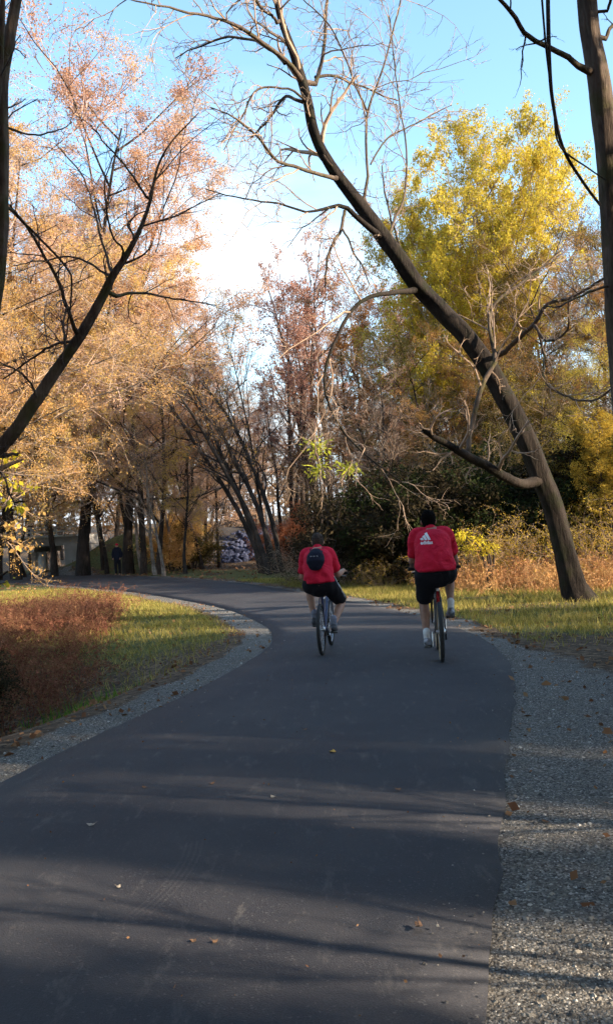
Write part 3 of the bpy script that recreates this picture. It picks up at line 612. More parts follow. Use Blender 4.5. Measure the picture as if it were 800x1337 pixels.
# --- right: skyline and wood
plantpx(ROUND, 634, 38, 172, 'tall yellow green leafy tree rising above the wood on the right', leaf=LF_YG, twig=TWIG_L, wide=.8, bark=BARK_L, rz=2.1)
GR = 'brown and olive trees crowding the right woodland'
rt = [(478, 48, 370, LIGHT, LF_ORA, 1.1), (510, 46, 390, TALL, LF_ORA, 1.2), (545, 50, 370, LIGHT, LF_RUS, 1.2), (560, 36, 440, TALL, LF_OLI, 1.2),
 (690, 40, 300, TALL, LF_ORA, 1.2), (740, 34, 330, TALL, LF_OLI, 1.3), (795, 30, 340, WIDE2, LF_ORA, 1.1), (600, 44, 380, TALL, LF_OLI, 1.3), (660, 32, 430, TALL, LF_ORA, 1.3), (520, 34, 500, LIGHT, LF_RUS, 1.3),
 (480, 40, 480, WIDE, LF_ORA, 1.2), (850, 33, 300, TALL, LF_ORA, 1.3), (910, 36, 240, TALL, LF_OLI, 1.3), (720, 48, 330, TALL, LF_ORA, 1.2), (780, 44, 300, TALL, LF_OLI, 1.2), (640, 56, 350, TALL, LF_ORA, 1.3), (560, 62, 400, TALL, LF_RUS, 1.3), (500, 66, 420, TALL, LF_ORA, 1.3), (585, 31, 520, LIGHT, LF_ORA, 1.3), (700, 28, 460, WIDE, LF_OLI, 1.1), (775, 26.5, 420, WIDE, LF_YG, 1.1), (740, 25.5, 580, LEAFY, LF_OLI, 1.1), (800, 23.5, 540, LEAFY, LF_YG, 1.2), (670, 30, 500, LEAFY, LF_OLI, 1.2)]
for i, (px, d, tp, A, lf, w) in enumerate(rt):
    kind = {LF_ORA: 'orange brown', LF_OLI: 'olive brown', LF_RUS: 'russet', LF_YG: 'yellow green'}[lf]
    plantpx(A, px, d, tp, '%s leaved tree in the tangled woodland behind the leaning tree' % kind, group=GR, leaf=lf, twig=TWIG_L if i % 2 else TWIG_D, wide=w, bark=BARK_T)
for i in range(26):
    px = trng.uniform(420, 830); d = trng.uniform(27, 46); plantpx(BARE, px, d, trng.uniform(420, 600), 'thin bare trunk among the trees of the right woodland', group='thin bare trees in the right wood', wide=1.4, bark=BARK_D if i % 2 else BARK_T, twig=TWIG_D if i % 2 else TWIG_L, name='slender_tree', tilt=(trng.randn() * 8, 0))
# dark evergreen understorey
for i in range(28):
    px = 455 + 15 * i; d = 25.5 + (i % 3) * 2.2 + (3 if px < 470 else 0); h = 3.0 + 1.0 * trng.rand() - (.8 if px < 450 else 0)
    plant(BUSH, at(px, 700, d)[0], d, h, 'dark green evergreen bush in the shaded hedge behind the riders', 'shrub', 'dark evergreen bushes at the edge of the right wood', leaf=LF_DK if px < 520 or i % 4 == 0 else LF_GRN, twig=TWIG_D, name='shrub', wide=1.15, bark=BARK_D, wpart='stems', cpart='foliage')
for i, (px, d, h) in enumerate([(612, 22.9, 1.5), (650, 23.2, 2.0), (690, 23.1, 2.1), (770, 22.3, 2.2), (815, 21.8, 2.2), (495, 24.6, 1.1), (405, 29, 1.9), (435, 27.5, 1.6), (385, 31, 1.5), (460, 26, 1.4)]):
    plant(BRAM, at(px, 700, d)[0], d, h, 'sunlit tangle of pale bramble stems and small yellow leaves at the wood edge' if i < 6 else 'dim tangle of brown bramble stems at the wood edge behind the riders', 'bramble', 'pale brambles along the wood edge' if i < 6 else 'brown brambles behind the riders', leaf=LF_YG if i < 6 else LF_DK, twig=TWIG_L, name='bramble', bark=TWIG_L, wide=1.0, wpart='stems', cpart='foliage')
for i, (x, y, h, w) in enumerate([(-4.35, 10.7, .95, 1.2), (-5.2, 11.8, 1.0, 1.3)]):
    plant(BUSH, x, y, h, ['low dark shrub in the shaded ditch at the left edge of the picture', 'low dark shrub behind the first one in the left ditch'][i], 'shrub', leaf=LF_DK, twig=TWIG_D, name='shrub', wide=w, bark=BARK_D, wpart='stems', cpart='foliage')
# far woods beyond everything (one mass)
fw = []; r_ = np.random.RandomState(9)
n = 230; th = r_.uniform(-1.2, 1.2, n); dd = r_.uniform(85, 150, n); fx, fy = dd * np.sin(th), dd * np.cos(th); fz = height(fx, fy)
FP = np.zeros((n, 6, 3)); FP[:, 0] = np.stack([fx, fy, fz - .3], 1); dcur = np.tile([0, 0, 1.], (n, 1)); Lh = r_.uniform(8, 13, n)
for q in range(5): dcur = nrm(dcur + r_.randn(n, 3) * .08); FP[:, q + 1] = FP[:, q] + dcur * (Lh / 5)[:, None]
FR = .2 * np.linspace(1, .2, 6)[None].repeat(n, 0); a = children(r_, FP, FR, 12, .05, 1, 55, 12, .4, n=4, wob=.15, trop=.05, rmin=.05); b_ = children(r_, *a, 6, .1, 1, 45, 12, .5, n=3, wob=.2, rmin=.03)
lf = leafquads(r_, along(r_, b_[0], 6, .3), .38)
tag(obj('far_woods', [tubes(FP, FR, 5), tubes(a[0], a[1], 3), tubes(b_[0], b_[1], 3), lf + (1,)], [BARK_T, leafmat('far wood leaves', [(.12, .08, .06), (.2, .13, .09), (.25, .17, .1)], clump=.1)]), 'far brown woodland closing the view beyond the trees', 'woods', kind='stuff')

# ------------------------------------------------------------------ near trees traced as real limbs
def limb(lst, n=22, rs=1.):
    """lst of (px,py,depth,radius px)"""
    pts = [at(a, b, c) for a, b, c, _ in lst]; rad = [q * c / FPX * rs for _, _, c, q in lst]
    return resample(pts, n, rad)
def near_tree(name, label, cat, main, limbs, specs, seed, bark, twig, leaf=None, nleaf=0, lsize=.07, n=22, wig=.012, limb_bark=None, scale_r=1.):
    main = [(a_, b_, c_, d_ * scale_r) for a_, b_, c_, d_ in main]
    r_ = np.random.RandomState(seed); P, Rr = limb(main, 40); base = P[0].copy()
    t = np.linspace(0, 1, 40); P = P + np.cumsum(r_.randn(40, 3) * wig, 0) * (t[:, None] > 0)
    LP, LR = [], []
    for l in limbs:
        p, q = limb(l, n, .7); dm = np.linalg.norm(P - p[0], axis=1); kk = int(np.argmin(dm))
        if dm[kk] < 3.2 * Rr[kk] + .05: p[0] = P[kk]; p[1] = .5 * (p[0] + p[2]); q[0] = min(q[0] * 1.35, Rr[kk] * .9); q[1] *= 1.2; q[2] *= 1.08
        p = p + np.cumsum(r_.randn(n, 3) * wig, 0); LP.append(p); LR.append(q)
    o = empty(name, tuple(base)); tag(o, label, cat)
    P2, R2 = resample(P, 110, Rr); P2 = P2 - base; vt = tubes(P2[None], R2[None], 28); V = vt[0]; an = np.tile(np.arange(28) * 2 * math.pi / 28, 110); hh = np.repeat(np.linspace(0, 1, 110) * plen(P2[None])[0], 28); rr2 = np.repeat(R2, 28)
    dsp = .22 * (fbm(an * 2.2 + 3 * np.sin(hh * .7), hh * 1.3, 4) - .5) + .16 * (fbm(hh * 1.1 + 40, hh * 0 + 3, 2) - .5) + .10 * np.sin(an * 5 + hh * .5 + 2 * np.sin(hh)) * (np.cos(an - .0) > -2) * .5 + .34 * np.maximum(0, np.sin(an * 4 + 1.1)) * np.exp(-hh * 2.6)
    V = V + nrm(V - np.repeat(P2, 28, 0)) * (dsp * rr2)[:, None]; 
    obj('trunk', [(V, vt[1])], bark, o, True)
    for p, q in zip(LP, LR): obj('limb', [tubes((p - base)[None], q[None], 10)], bark if q[1] * FPX / p[1][1] > 4.2 or limb_bark is None else limb_bark, o, True)
    A = [np.array(LP), np.array(LR)]; idx = np.linspace(int(40 * specs['tstart']), 39, n); mp = np.stack([np.interp(idx, np.arange(40), P[:, c]) for c in range(3)], 1); mr = np.interp(idx, np.arange(40), Rr)
    cur = (np.concatenate([A[0], mp[None]]), np.concatenate([A[1], mr[None]])); cr = []
    for i, q in enumerate(specs['lv']):
        cur = children(r_, cur[0], cur[1], **q); cr.append(tubes(cur[0] - base, cur[1], (5, 4, 3, 3)[i]))
    if nleaf: v, f = leafquads(r_, along(r_, cur[0], nleaf, .03) - base, lsize, droop=.8); cr.append((v, f, 1))
    obj('crown', cr, [twig, leaf or twig], o); return o, base, cur

# big leaning tree
bD = gnd(752, 786)[1]
lean_main = [(757, 790, bD, 34), (752, 772, bD, 24), (742, 730, bD, 19), (728, 680, bD, 18.5), (700, 600, bD - .1, 18), (655, 505, bD - .3, 17), (612, 440, bD - .4, 16), (560, 388, bD - .5, 15.5), (520, 335, bD - .7, 13.5), (480, 280, bD - .8, 12), (440, 228, bD - 1, 10.5), (412, 180, bD - 1.2, 9.5), (400, 120, bD - 1.4, 9), (384, 70, bD - 1.5, 7), (366, 20, bD - 1.6, 5.5), (358, -30, bD - 1.7, 4.5), (345, -110, bD - 1.8, 3)]
b = bD
lean_main = [(x_, y_, d_, r_ * .74) for x_, y_, d_, r_ in lean_main]
lean_limbs = [
 [(694, 634, b, 9), (660, 628, b - .6, 9), (610, 600, b - 1.2, 8.5), (575, 582, b - 1.6, 6.5), (545, 565, b - 1.9, 4.5)],
 [(610, 597, b - 1.2, 5), (612, 560, b - 1.1, 5), (620, 525, b - 1., 4.8), (632, 495, b - .9, 4.4), (645, 470, b - .8, 4), (636, 430, b - .6, 3.2), (640, 400, b - .4, 3), (668, 375, b - .2, 3), (700, 352, b, 2.5)],
 [(648, 473, b - .3, 5), (672, 446, b - .8, 4.5), (697, 424, b - 1.3, 4), (712, 398, b - 1.6, 3.4), (745, 390, b - 2.2, 3), (790, 365, b - 3, 2.5)],
 [(698, 424, b - 1.3, 3), (716, 446, b - 1.8, 2.4), (745, 432, b - 2.4, 2), (748, 396, b - 2.8, 1.6)],
 [(712, 440, b - 1.3, 2.2), (712, 495, b - 1.8, 2), (745, 520, b - 2.5, 2.2), (775, 520, b - 3, 2), (800, 500, b - 3.6, 1.4)],
 [(548, 379, b - .5, 5.5), (520, 382, b - .9, 4.5), (490, 387, b - 1.3, 4.2), (462, 404, b - 1.6, 3.6), (440, 440, b - 1.8, 3.2), (424, 495, b - 2, 2.8), (440, 545, b - 2.2, 2.2), (475, 590, b - 2.5, 1.8), (530, 632, b - 2.8, 1.2)],
 [(446, 236, b - 1, 4), (420, 228, b - 1.5, 3.6), (385, 215, b - 2, 3.2), (358, 205, b - 2.5, 3), (340, 180, b - 3, 2.3), (310, 155, b - 3.4, 1.8), (275, 135, b - 3.8, 1)],
 [(505, 318, b - .7, 6), (470, 290, b - .9, 5), (445, 272, b - 1.1, 4), (405, 278, b - 1.5, 2.2), (360, 266, b - 2, 1.8), (310, 260, b - 2.6, 1.3), (268, 248, b - 3, .9)],
 [(450, 274, b - 1.1, 3.2), (446, 300, b - 1.2, 3), (432, 326, b - 1.3, 2.5), (428, 372, b - 1.4, 1.4)],
 [(448, 300, b - 1.2, 2), (462, 330, b - 1.3, 1.8), (480, 368, b - 1.5, 1.2)],
 [(398, 112, b - 1.4, 4.6), (372, 78, b - 1.8, 4.4), (345, 58, b - 2.2, 4), (310, 35, b - 2.7, 3.4), (275, 25, b - 3.2, 2.8), (215, 14, b - 3.8, 2), (165, 0, b - 4.3, 1.2)],
 [(372, 82, b - 1.8, 3), (340, 55, b - 1.2, 2.6), (300, 48, b - 1, 2.4), (270, 58, b - .9, 1.8), (230, 78, b - .8, .9)],
 [(396, 133, b - 1.4, 3), (375, 126, b - 1.2, 3), (355, 152, b - 1, 2.4), (330, 175, b - .8, 1.6)],
 [(398, 122, b - 1.4, 2), (340, 115, b - 1.9, 2), (318, 148, b - 2.2, 1.6), (290, 200, b - 2.6, .9)],
 [(403, 118, b - 1.3, 4.4), (412, 100, b - 1, 4.2), (418, 70, b - .8, 3.4), (424, 0, b - .6, 2.6), (428, -60, b - .4, 1.6)],
 [(364, 35, b - 1.6, 3), (345, 15, b - 2, 2.6), (325, -15, b - 2.4, 2)],
 [(412, 100, b - 1, 3), (440, 98, b - .4, 2.6), (472, 110, b + .2, 2), (520, 130, b + .8, 1.2)],
 [(482, 262, b - .8, 2.6), (480, 200, b - .5, 2.4), (480, 148, b - .2, 2.4), (500, 90, b + .1, 1.8), (520, 20, b + .4, 1.6), (528, -40, b + .6, 1)],
 [(480, 148, b - .2, 2.2), (462, 90, b - .6, 1.7), (440, 40, b - .9, 1.4), (400, 0, b - 1.2, 1)],
 [(506, 300, b - .7, 2.2), (528, 262, b - .2, 2.2), (534, 200, b + .2, 1.7), (520, 110, b + .4, 1.3), (510, 20, b + .5, 1)],
 [(484, 214, b - .5, 1.8), (505, 180, b + .1, 1.6), (545, 162, b + .6, 1.3), (590, 140, b + 1.2, .8)],
 [(420, 200, b - 1.2, 2.2), (452, 235, b - .8, 2), (480, 262, b - .3, 1.8), (500, 300, b - .1, 1.2)],
 [(540, 356, b - .5, 3), (522, 322, b - .2, 2.2), (505, 268, b + .1, 1.8), (500, 220, b + .3, 1)],
]
spec_lean = dict(tstart=.55, lv=[dict(k=11, tmin=.25, ang=42, angv=16, ratio=.34, ratv=.45, n=7, wob=.2, trop=.0, rr=.5, shrink=.35, end=.35, rmin=.0085), dict(k=5, tmin=.15, ang=40, angv=15, ratio=.5, n=5, wob=.24, trop=.0, rr=.6, rmin=.006), dict(k=4, tmin=.15, ang=38, ratio=.5, n=4, wob=.26, rr=.65, rmin=.0042)])
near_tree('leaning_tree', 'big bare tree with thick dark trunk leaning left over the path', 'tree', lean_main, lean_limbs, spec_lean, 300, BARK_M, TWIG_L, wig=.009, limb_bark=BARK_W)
# right edge tree
d = 9.5
near_tree('tree', 'dark rough trunk at the right edge of the picture with hanging vines', 'tree',
 [(838, 860, d, 24), (832, 800, d, 20), (822, 620, d, 18), (806, 410, d, 17.5), (797, 260, d, 17), (784, 130, d, 16.5), (770, 40, d, 14.5), (764, -30, d, 13.5), (752, -200, d + .3, 10)],
 [[(766, 98, d, 6), (740, 75, d - .3, 5.2), (712, 60, d - .5, 4.6), (685, 45, d - .7, 4.4), (668, 18, d - .9, 4.2), (645, -5, d - 1.1, 3.4), (615, -60, d - 1.4, 2)],
  [(790, 55, d, 4), (800, 30, d + .1, 3.4), (835, 10, d + .3, 2.6)],
  [(790, 20, d, 2.5), (798, -10, d - .3, 3), (805, -60, d - .6, 2)],
  [(800, 372, d, 2.4), (770, 380, d - .2, 2.2), (735, 396, d - .5, 1.8), (712, 398, d - .8, 1.2)]],
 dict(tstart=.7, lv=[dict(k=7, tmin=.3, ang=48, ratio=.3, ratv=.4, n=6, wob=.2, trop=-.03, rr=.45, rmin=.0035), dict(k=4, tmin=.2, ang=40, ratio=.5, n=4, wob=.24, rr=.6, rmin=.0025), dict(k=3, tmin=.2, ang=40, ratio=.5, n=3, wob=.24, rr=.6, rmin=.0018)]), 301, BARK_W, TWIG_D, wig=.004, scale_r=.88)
for k, l in enumerate([[(714, -60, 9, 3), (715, 20, 9, 3), (717, 90, 9.05, 2.8), (722, 140, 9.1, 2.4), (735, 195, 9.2, 2.2), (762, 240, 9.35, 2), (783, 268, 9.4, 1.8)], [(704, -40, 8.8, 1.6), (712, 60, 8.8, 1.5), (722, 140, 9, 1.4), (730, 190, 9.1, 1.3), (768, 220, 9.3, 1), (790, 235, 9.4, .9)]]):
    p, q = limb(l, 30); p0 = p[0].copy()
    vo = tag(obj('vine', tube(p - p0, q, 8), BARK_D, smooth=True), ['thick dark vine hanging in a long curve beside the right edge trunk', 'thin dark vine hanging inside the thick vine at the right edge trunk'][k], 'vine'); vo.location = p0
# left edge trunk
d = 8.0
near_tree('tree', 'thin dark trunk at the left edge rising out of the top of the picture', 'tree',
 [(-45, 960, d, 15), (-30, 800, d, 12), (-14, 600, d, 10.5), (-2, 420, d, 9.5), (8, 340, d, 9), (10, 230, d, 8.5), (8, 110, d, 9), (16, 60, d, 8.5), (26, 0, d, 8), (40, -70, d, 6)],
 [[(10, 110, d, 6), (5, 40, d + .1, 6), (-3, -30, d + .2, 5)], [(10, 262, d, 3), (25, 285, d + .3, 2.6), (50, 310, d + .6, 2.4), (80, 345, d + .9, 2), (92, 370, d + 1, 1.8), (88, 430, d + 1.1, 1.4), (80, 470, d + 1.2, .8)], [(-3, 430, d, 6), (-12, 330, d - .1, 7), (-8, 180, d - .2, 6), (-2, 60, d - .2, 5), (0, -40, d - .2, 4)],
  [(18, 170, d, 2), (45, 178, d + .3, 1.7), (75, 170, d + .6, 1.3), (95, 158, d + .8, .8)]],
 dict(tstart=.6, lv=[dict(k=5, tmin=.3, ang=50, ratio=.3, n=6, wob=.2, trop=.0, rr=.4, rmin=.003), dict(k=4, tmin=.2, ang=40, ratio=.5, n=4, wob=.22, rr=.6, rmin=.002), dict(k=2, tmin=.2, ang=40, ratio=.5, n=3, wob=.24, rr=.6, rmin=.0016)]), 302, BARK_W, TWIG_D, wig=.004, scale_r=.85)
# arching limb tree on the left
d = 9.5
near_tree('tree', 'dark tree arching up and right from beyond the left edge of the picture', 'tree',
 [(-170, 900, d, 22), (-140, 760, d, 17), (-80, 660, d, 15), (-20, 605, d, 13.5), (15, 572, d, 12.5), (45, 530, d, 11.5), (75, 485, d, 10.5), (110, 436, d, 9.5), (135, 395, d, 8.5), (152, 362, d, 7), (172, 330, d, 5), (188, 295, d, 4), (198, 262, d, 3), (210, 215, d, 2.2), (232, 180, d, 1.4), (262, 150, d, .9)],
 [[(-12, 602, d, 5), (-5, 597, d, 5), (10, 594, d - .1, 4), (26, 591, d - .2, 2)],
  [(103, 445, d, 4), (90, 400, d - .3, 3.6), (75, 360, d - .5, 3.2), (55, 322, d - .7, 2.8), (30, 285, d - .9, 2.5), (12, 262, d - 1, 2)],
  [(138, 392, d, 4), (160, 383, d + .2, 3), (190, 380, d + .5, 2.2), (230, 388, d + .8, 1.6), (280, 396, d + 1.2, .9)],
  [(148, 368, d, 3), (138, 330, d + .3, 2.4), (122, 280, d + .6, 2), (105, 230, d + .8, 1.5), (70, 190, d + 1, .9)],
  [(196, 265, d, 2.4), (172, 225, d - .2, 1.8), (140, 190, d - .4, 1.5), (118, 165, d - .6, 1)],
  [(168, 335, d, 2.2), (145, 300, d - .3, 1.8), (135, 240, d - .5, 1.4), (150, 185, d - .6, .9)],
  [(104, 444, d, 2.8), (70, 450, d + .4, 2.4), (40, 470, d + .7, 2), (0, 500, d + 1, 1.5)],
  [(86, 470, d, 3), (82, 430, d + .3, 2.2), (90, 400, d + .5, 1.6)],
  [(150, 365, d, 2.2), (100, 340, d + .6, 1.9), (60, 345, d + 1, 1.4), (20, 352, d + 1.4, .8)],
  [(50, 525, d, 2.4), (30, 490, d - .4, 2), (0, 470, d - .7, 1.5)]],
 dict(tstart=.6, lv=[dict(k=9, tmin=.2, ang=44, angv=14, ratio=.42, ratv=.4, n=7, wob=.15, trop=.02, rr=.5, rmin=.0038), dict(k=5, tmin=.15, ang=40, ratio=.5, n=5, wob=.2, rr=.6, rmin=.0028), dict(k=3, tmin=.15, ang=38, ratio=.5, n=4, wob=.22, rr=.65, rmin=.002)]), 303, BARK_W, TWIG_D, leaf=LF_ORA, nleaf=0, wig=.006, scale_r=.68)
# golden leaves hanging in from the left
def leafspray(name, label, cat, main, nl, ls, seed, leaf, lv=None, bark=BARK_T):
    r_ = np.random.RandomState(seed); P, Rr = limb(main, 16); base = P[0].copy(); a = children(r_, P[None], Rr[None], 12, .15, 1, 50, 15, .42, n=5, wob=.2, trop=-.03, rmin=.004); b_ = children(r_, *a, 4, .1, 1, 45, 12, .45, n=3, wob=.2, rmin=.0025)
    o = empty(name, tuple(base)); tag(o, label, cat); obj('trunk', [tubes((P - base)[None], Rr[None], 8), tubes(a[0] - base, a[1], 4)], bark, o, True)
    v, f = leafquads(r_, along(r_, b_[0], nl, .03) - base, ls, wid=.7, droop=.8); obj('crown', [tubes(b_[0] - base, b_[1], 3), (v, f, 1)], [TWIG_D, leaf], o)
leafspray('young_tree', 'young tree with bright yellow leaves at the left edge above the bridge', 'tree', [(-90, 850, 13, 9), (-60, 740, 13, 7), (-30, 640, 13, 5), (-5, 615, 13, 4), (30, 600, 13, 1.5)], 9, .085, 304, LF_BRI)
leafspray('young_tree', 'small sapling with orange yellow leaves low at the left edge', 'tree', [(-80, 830, 15, 7), (-50, 740, 15, 5), (-20, 700, 15, 3.5), (12, 680, 15, 1.5)], 7, .08, 305, LF_GOLD)
# lime saplings with fans of long leaflets
def fan_tree(label, px, py0, clusters, d, seed, leafm):
    r_ = np.random.RandomState(seed); base = at(px, py0, d); base[2] = H1(base[0], d); o = empty('sapling', tuple(base)); tag(o, label, 'sapling')
    ch = []; lv = []
    for (cx, cy, s) in clusters:
        e = at(cx, cy, d); P, Rr = resample([base, (base + e) / 2 + np.array([.1, 0, .3]), e], 12, [.035, .025, .012]); ch.append(tubes((P - base)[None], Rr[None], 6))
        n = 60; az = r_.rand(n) * 6.28; el = r_.uniform(-1.1, .5, n); dr_ = np.stack([np.cos(az) * np.cos(el), np.sin(az) * np.cos(el), np.sin(el)], 1)
        C = e + dr_ * s * .12; C = np.tile(C, (3, 1)) + np.concatenate([0 * dr_, dr_ * s * .33, dr_ * s * .66]) + r_.randn(3 * n, 3) * .03; v, f = leafquads(r_, C - base, s * .27, dirs=np.tile(dr_, (3, 1)), wid=.3); lv.append((v, f))
    obj('trunk', ch, BARK_T, o, True); obj('crown', lv, leafm, o)
fan_tree('sapling with two drooping fans of lime yellow leaves above the rider with a backpack', 418, 745, [(413, 580, .5), (412, 610, .45), (456, 610, .48)], 27, 306, LF_LIM)
fan_tree('low sapling with bright yellow leaves just right of the rider in the logo shirt', 640, 775, [(604, 698, .3), (622, 705, .28), (612, 716, .2), (640, 712, .26), (630, 718, .2)], 21.2, 307, LF_BRI)

# ------------------------------------------------------------------ trees outside the frame that shade the near path
GS = 'trees beside the path outside the picture'
SLOPE = .4
def row(y0, x, h, w, A, lf, nm=True):
    return (x, y0 - SLOPE * x, h, w, A, lf)
SH = []
for k, (x, h) in enumerate([(8, 7), (13, 9), (19, 12), (26, 14)]):
    SH += [row(1.85, x, h, .36, DENSE, LF_OLI), row(-2.2, x, h, .7, LEAFY, LF_ORA), row(8.6, x + .5, h + 1, .8, DENSE, LF_OLI), row(10.8, x + 1.5, h + 1, .7, DENSE, LF_ORA), row(12.6, x + 1, h, .45, LEAFY, LF_ORA)]
_r = np.random.RandomState(19)
for k in range(13):
    y0 = 3.9 + 3.2 * _r.rand(); x = _r.uniform(8, 27); SH.append(row(y0, x, 6 + x * .33, _r.uniform(.12, .3), (TALL, LEAFY, LIGHT)[k % 3], LF_ORA))
for k in range(10):
    y0 = 13.2 + 3.8 * _r.rand(); x = _r.uniform(10, 26); SH.append(row(y0, x, 6 + x * .3, _r.uniform(.1, .2), (TALL, LEAFY)[k % 2], LF_ORA))
for i, (x, y, h, w, A, lf) in enumerate(SH):
    plant(A, x, y, h, 'leafy roadside tree right of the path beyond the picture edge', group=GS, leaf=lf, wide=w, twig=TWIG_D)
for i, (x, y, h) in enumerate([(4.9, 1.5, 5.0), (6.1, 2.8, 6.0), (5.6, -.9, 6)]):
    plant(BARE, x, y, h, 'unseen bare young tree added right of the standpoint to dapple the near path', group='bare young trees added to dapple the near path', wide=1.1, twig=TWIG_D)  # added out of view to throw twig shadows on the near asphalt
for i, (x, y, h) in enumerate([(10.6, 15.9, 5.5), (13.5, 22, 7), (14, 24.5, 7.5), (16.5, 20.5, 8), (15.5, 27, 8), (19, 23, 9), (21, 26, 9), (19, 29, 10)]):
    plant(DENSE, x, y, h, 'leafy tree at the right wood edge beyond the picture', group='trees at the right wood edge outside the picture', leaf=LF_OLI, wide=.7 if i else .42, twig=TWIG_D)
for i, (x, y, h) in enumerate([(-7.5, 1, 12), (-6, -5, 13), (-11, 6, 12), (0, -8, 14), (6, -7, 13), (-13, -1, 13), (4, -13, 14), (-14, 11, 11)]):
    plant(LEAFY, x, y, h, 'unseen tall leafy tree added around the standpoint to block skylight', group='tall trees added around the standpoint to block skylight', leaf=LF_ORA, wide=1.25, twig=TWIG_D)  # added out of view to hide part of the sky dome
for i, (x, y, h, w) in enumerate([(2.6, -2.2, 14, 1.1), (-3.6, -1.8, 15, 1.1), (7.6, 3., 15, 1.1), (-7.2, 4.2, 15, 1.1), (10.5, 3.4, 16, 1.1), (0.5, -5.5, 16, 1.2), (-8, -3, 16, 1.2)]):
    plant(SHADE_CANOPY, x, y, h, 'unseen tall tree with a high spreading crown added to block skylight over the near path', group='high crowned trees added to block skylight over the near path', leaf=LF_ORA, wide=w, twig=TWIG_D)  # added overhead, above the view, to cut skylight on the near path
for i, (x, y0) in enumerate([(10, 13.3), (13, 14.2), (17, 15.0), (12, 16.1), (20, 13.8), (15, 17.4)]):
    plant(BARE, x, y0 - SLOPE * x, 9, 'bare slender tree right of the path beyond the picture edge', group='bare trees beside the path outside the picture', wide=.5, twig=TWIG_D, name='slender_tree')

# ------------------------------------------------------------------ bridge, pole, stone bank
CONC = simple('pale concrete', (.42, .4, .37), .85, var=.2, scale=1.2, bump=.2)
CONCD = simple('weathered concrete', (.3, .28, .26), .85, var=.25, scale=1., bump=.2)
BX0, BX1, BY = -48., -14.6, 60.
br = empty('bridge', ((BX0 + BX1) / 2, BY, 0)); tag(br, 'concrete road bridge on round pale piers seen through the trees at the left', 'bridge')
def bl(c, s): c = np.array(c, float) - np.array([(BX0 + BX1) / 2, BY, 0]); return box(c, s)
mid = (BX0 + BX1) / 2; W = BX1 - BX0
obj('girder', [bl((mid, BY, 2.13), (W, 7, .5)), bl((mid, BY - 3.52, 1.86), (W, .12, .06))], CONCD, br)
obj('deck', [bl((mid, BY, 2.45), (W, 8.4, .14))], CONC, br)
obj('railing', [bl((mid, BY - 4.0, 3.0), (W, .14, .12)), bl((mid, BY - 4.0, 2.74), (W, .1, .1))] + [bl((BX0 + .5 + 1.5 * k, BY - 3.95, 2.76), (.14, .14, .5)) for k in range(22)], CONC, br)
for k, (x, yy) in enumerate([(-17.3, BY - 2.6), (-18.9, BY + 1.2), (-28, BY - 2.6), (-29.6, BY + 1.2)]):
    o_ = np.array([mid, BY, 0]); obj('pier', tube([np.array([x, yy, -.6]) - o_, np.array([x, yy, 1.5]) - o_], .3, 20), CONC, br, True)
for x in (-18.2, -28.9): obj('pier_cap', [bl((x, BY - .7, 1.67), (1.5, 6.2, .36))], CONC, br)
obj('abutment', [bl((-14.9, BY, .9), (1.2, 7.8, 1.9))], CONCD, br)
# white pole
pp = at(349, 690, 62.); pz = H1(pp[0], pp[1])
po = empty('pole', (pp[0], pp[1], pz)); tag(po, 'thin white pole standing beyond the stone bank in the gap of the wood', 'pole')
WH = simple('white paint', (.8, .8, .78), .5, var=.05)
obj('shaft', tube([(0, 0, -.2), (0, 0, 4.9)], [.11, .08], 12), WH, po, True); obj('cap', ellipsoid((0, 0, 4.93), (.11, .11, .09), 12, 8), WH, po, True)
# stone bank
r_ = np.random.RandomState(61)
BLK = simple('blue grey rock', (.045, .053, .1), .9, var=.3, scale=1.5, bump=.3)
chk = []
for k in range(300):
    x = r_.uniform(-5.6, -1.7); t = r_.rand(); y = 55.5 + 5.5 * t; z = .2 + 2.2 * t - .12 * abs(x + 3.6) ** 1.5 * t; s = .14 + .24 * r_.rand()
    q = nrm(r_.randn(3)); e = ellipsoid((0, 0, 0), (s, s * .75, s * .6), 7, 5, rot=np.array(Matrix.Rotation(r_.rand() * 6, 3, Vector(q)))); V = e[0][0] * (1 + .12 * r_.randn(len(e[0][0]), 1)) + np.array([x, y, z])
    chk += [(V, e[0][1]), (V, e[1][1])]
tag(obj('rubble', chk, BLK), 'steep bank of blue grey broken stone behind the leaning trunks', 'stone bank', kind='stuff')
sl = np.array([[-6.2, 54.8, -.3], [-1, 54.8, -.3], [-1, 61, 2.5], [-6.2, 61, 2.5], [-6.2, 66, 2.5], [-1, 66, 2.5], [-6.2, 66, -.4], [-1, 66, -.4], [-6.2, 61, -.4], [-1, 61, -.4]])
tag(obj('stone_bank', [(sl, np.array([[0, 1, 2, 3], [3, 2, 5, 4], [4, 5, 7, 6]]))], simple('bank soil', (.05, .045, .045), .9, scale=2)), kind='structure')
plant(BUSH, at(366, 700, 50)[0], 50, 3.4, 'small red orange autumn shrub right of the white pole', 'shrub', leaf=leafmat('red orange leaves', [(.4, .1, .04), (.55, .2, .08), (.6, .32, .2)]), name='shrub', wpart='stems', cpart='foliage')

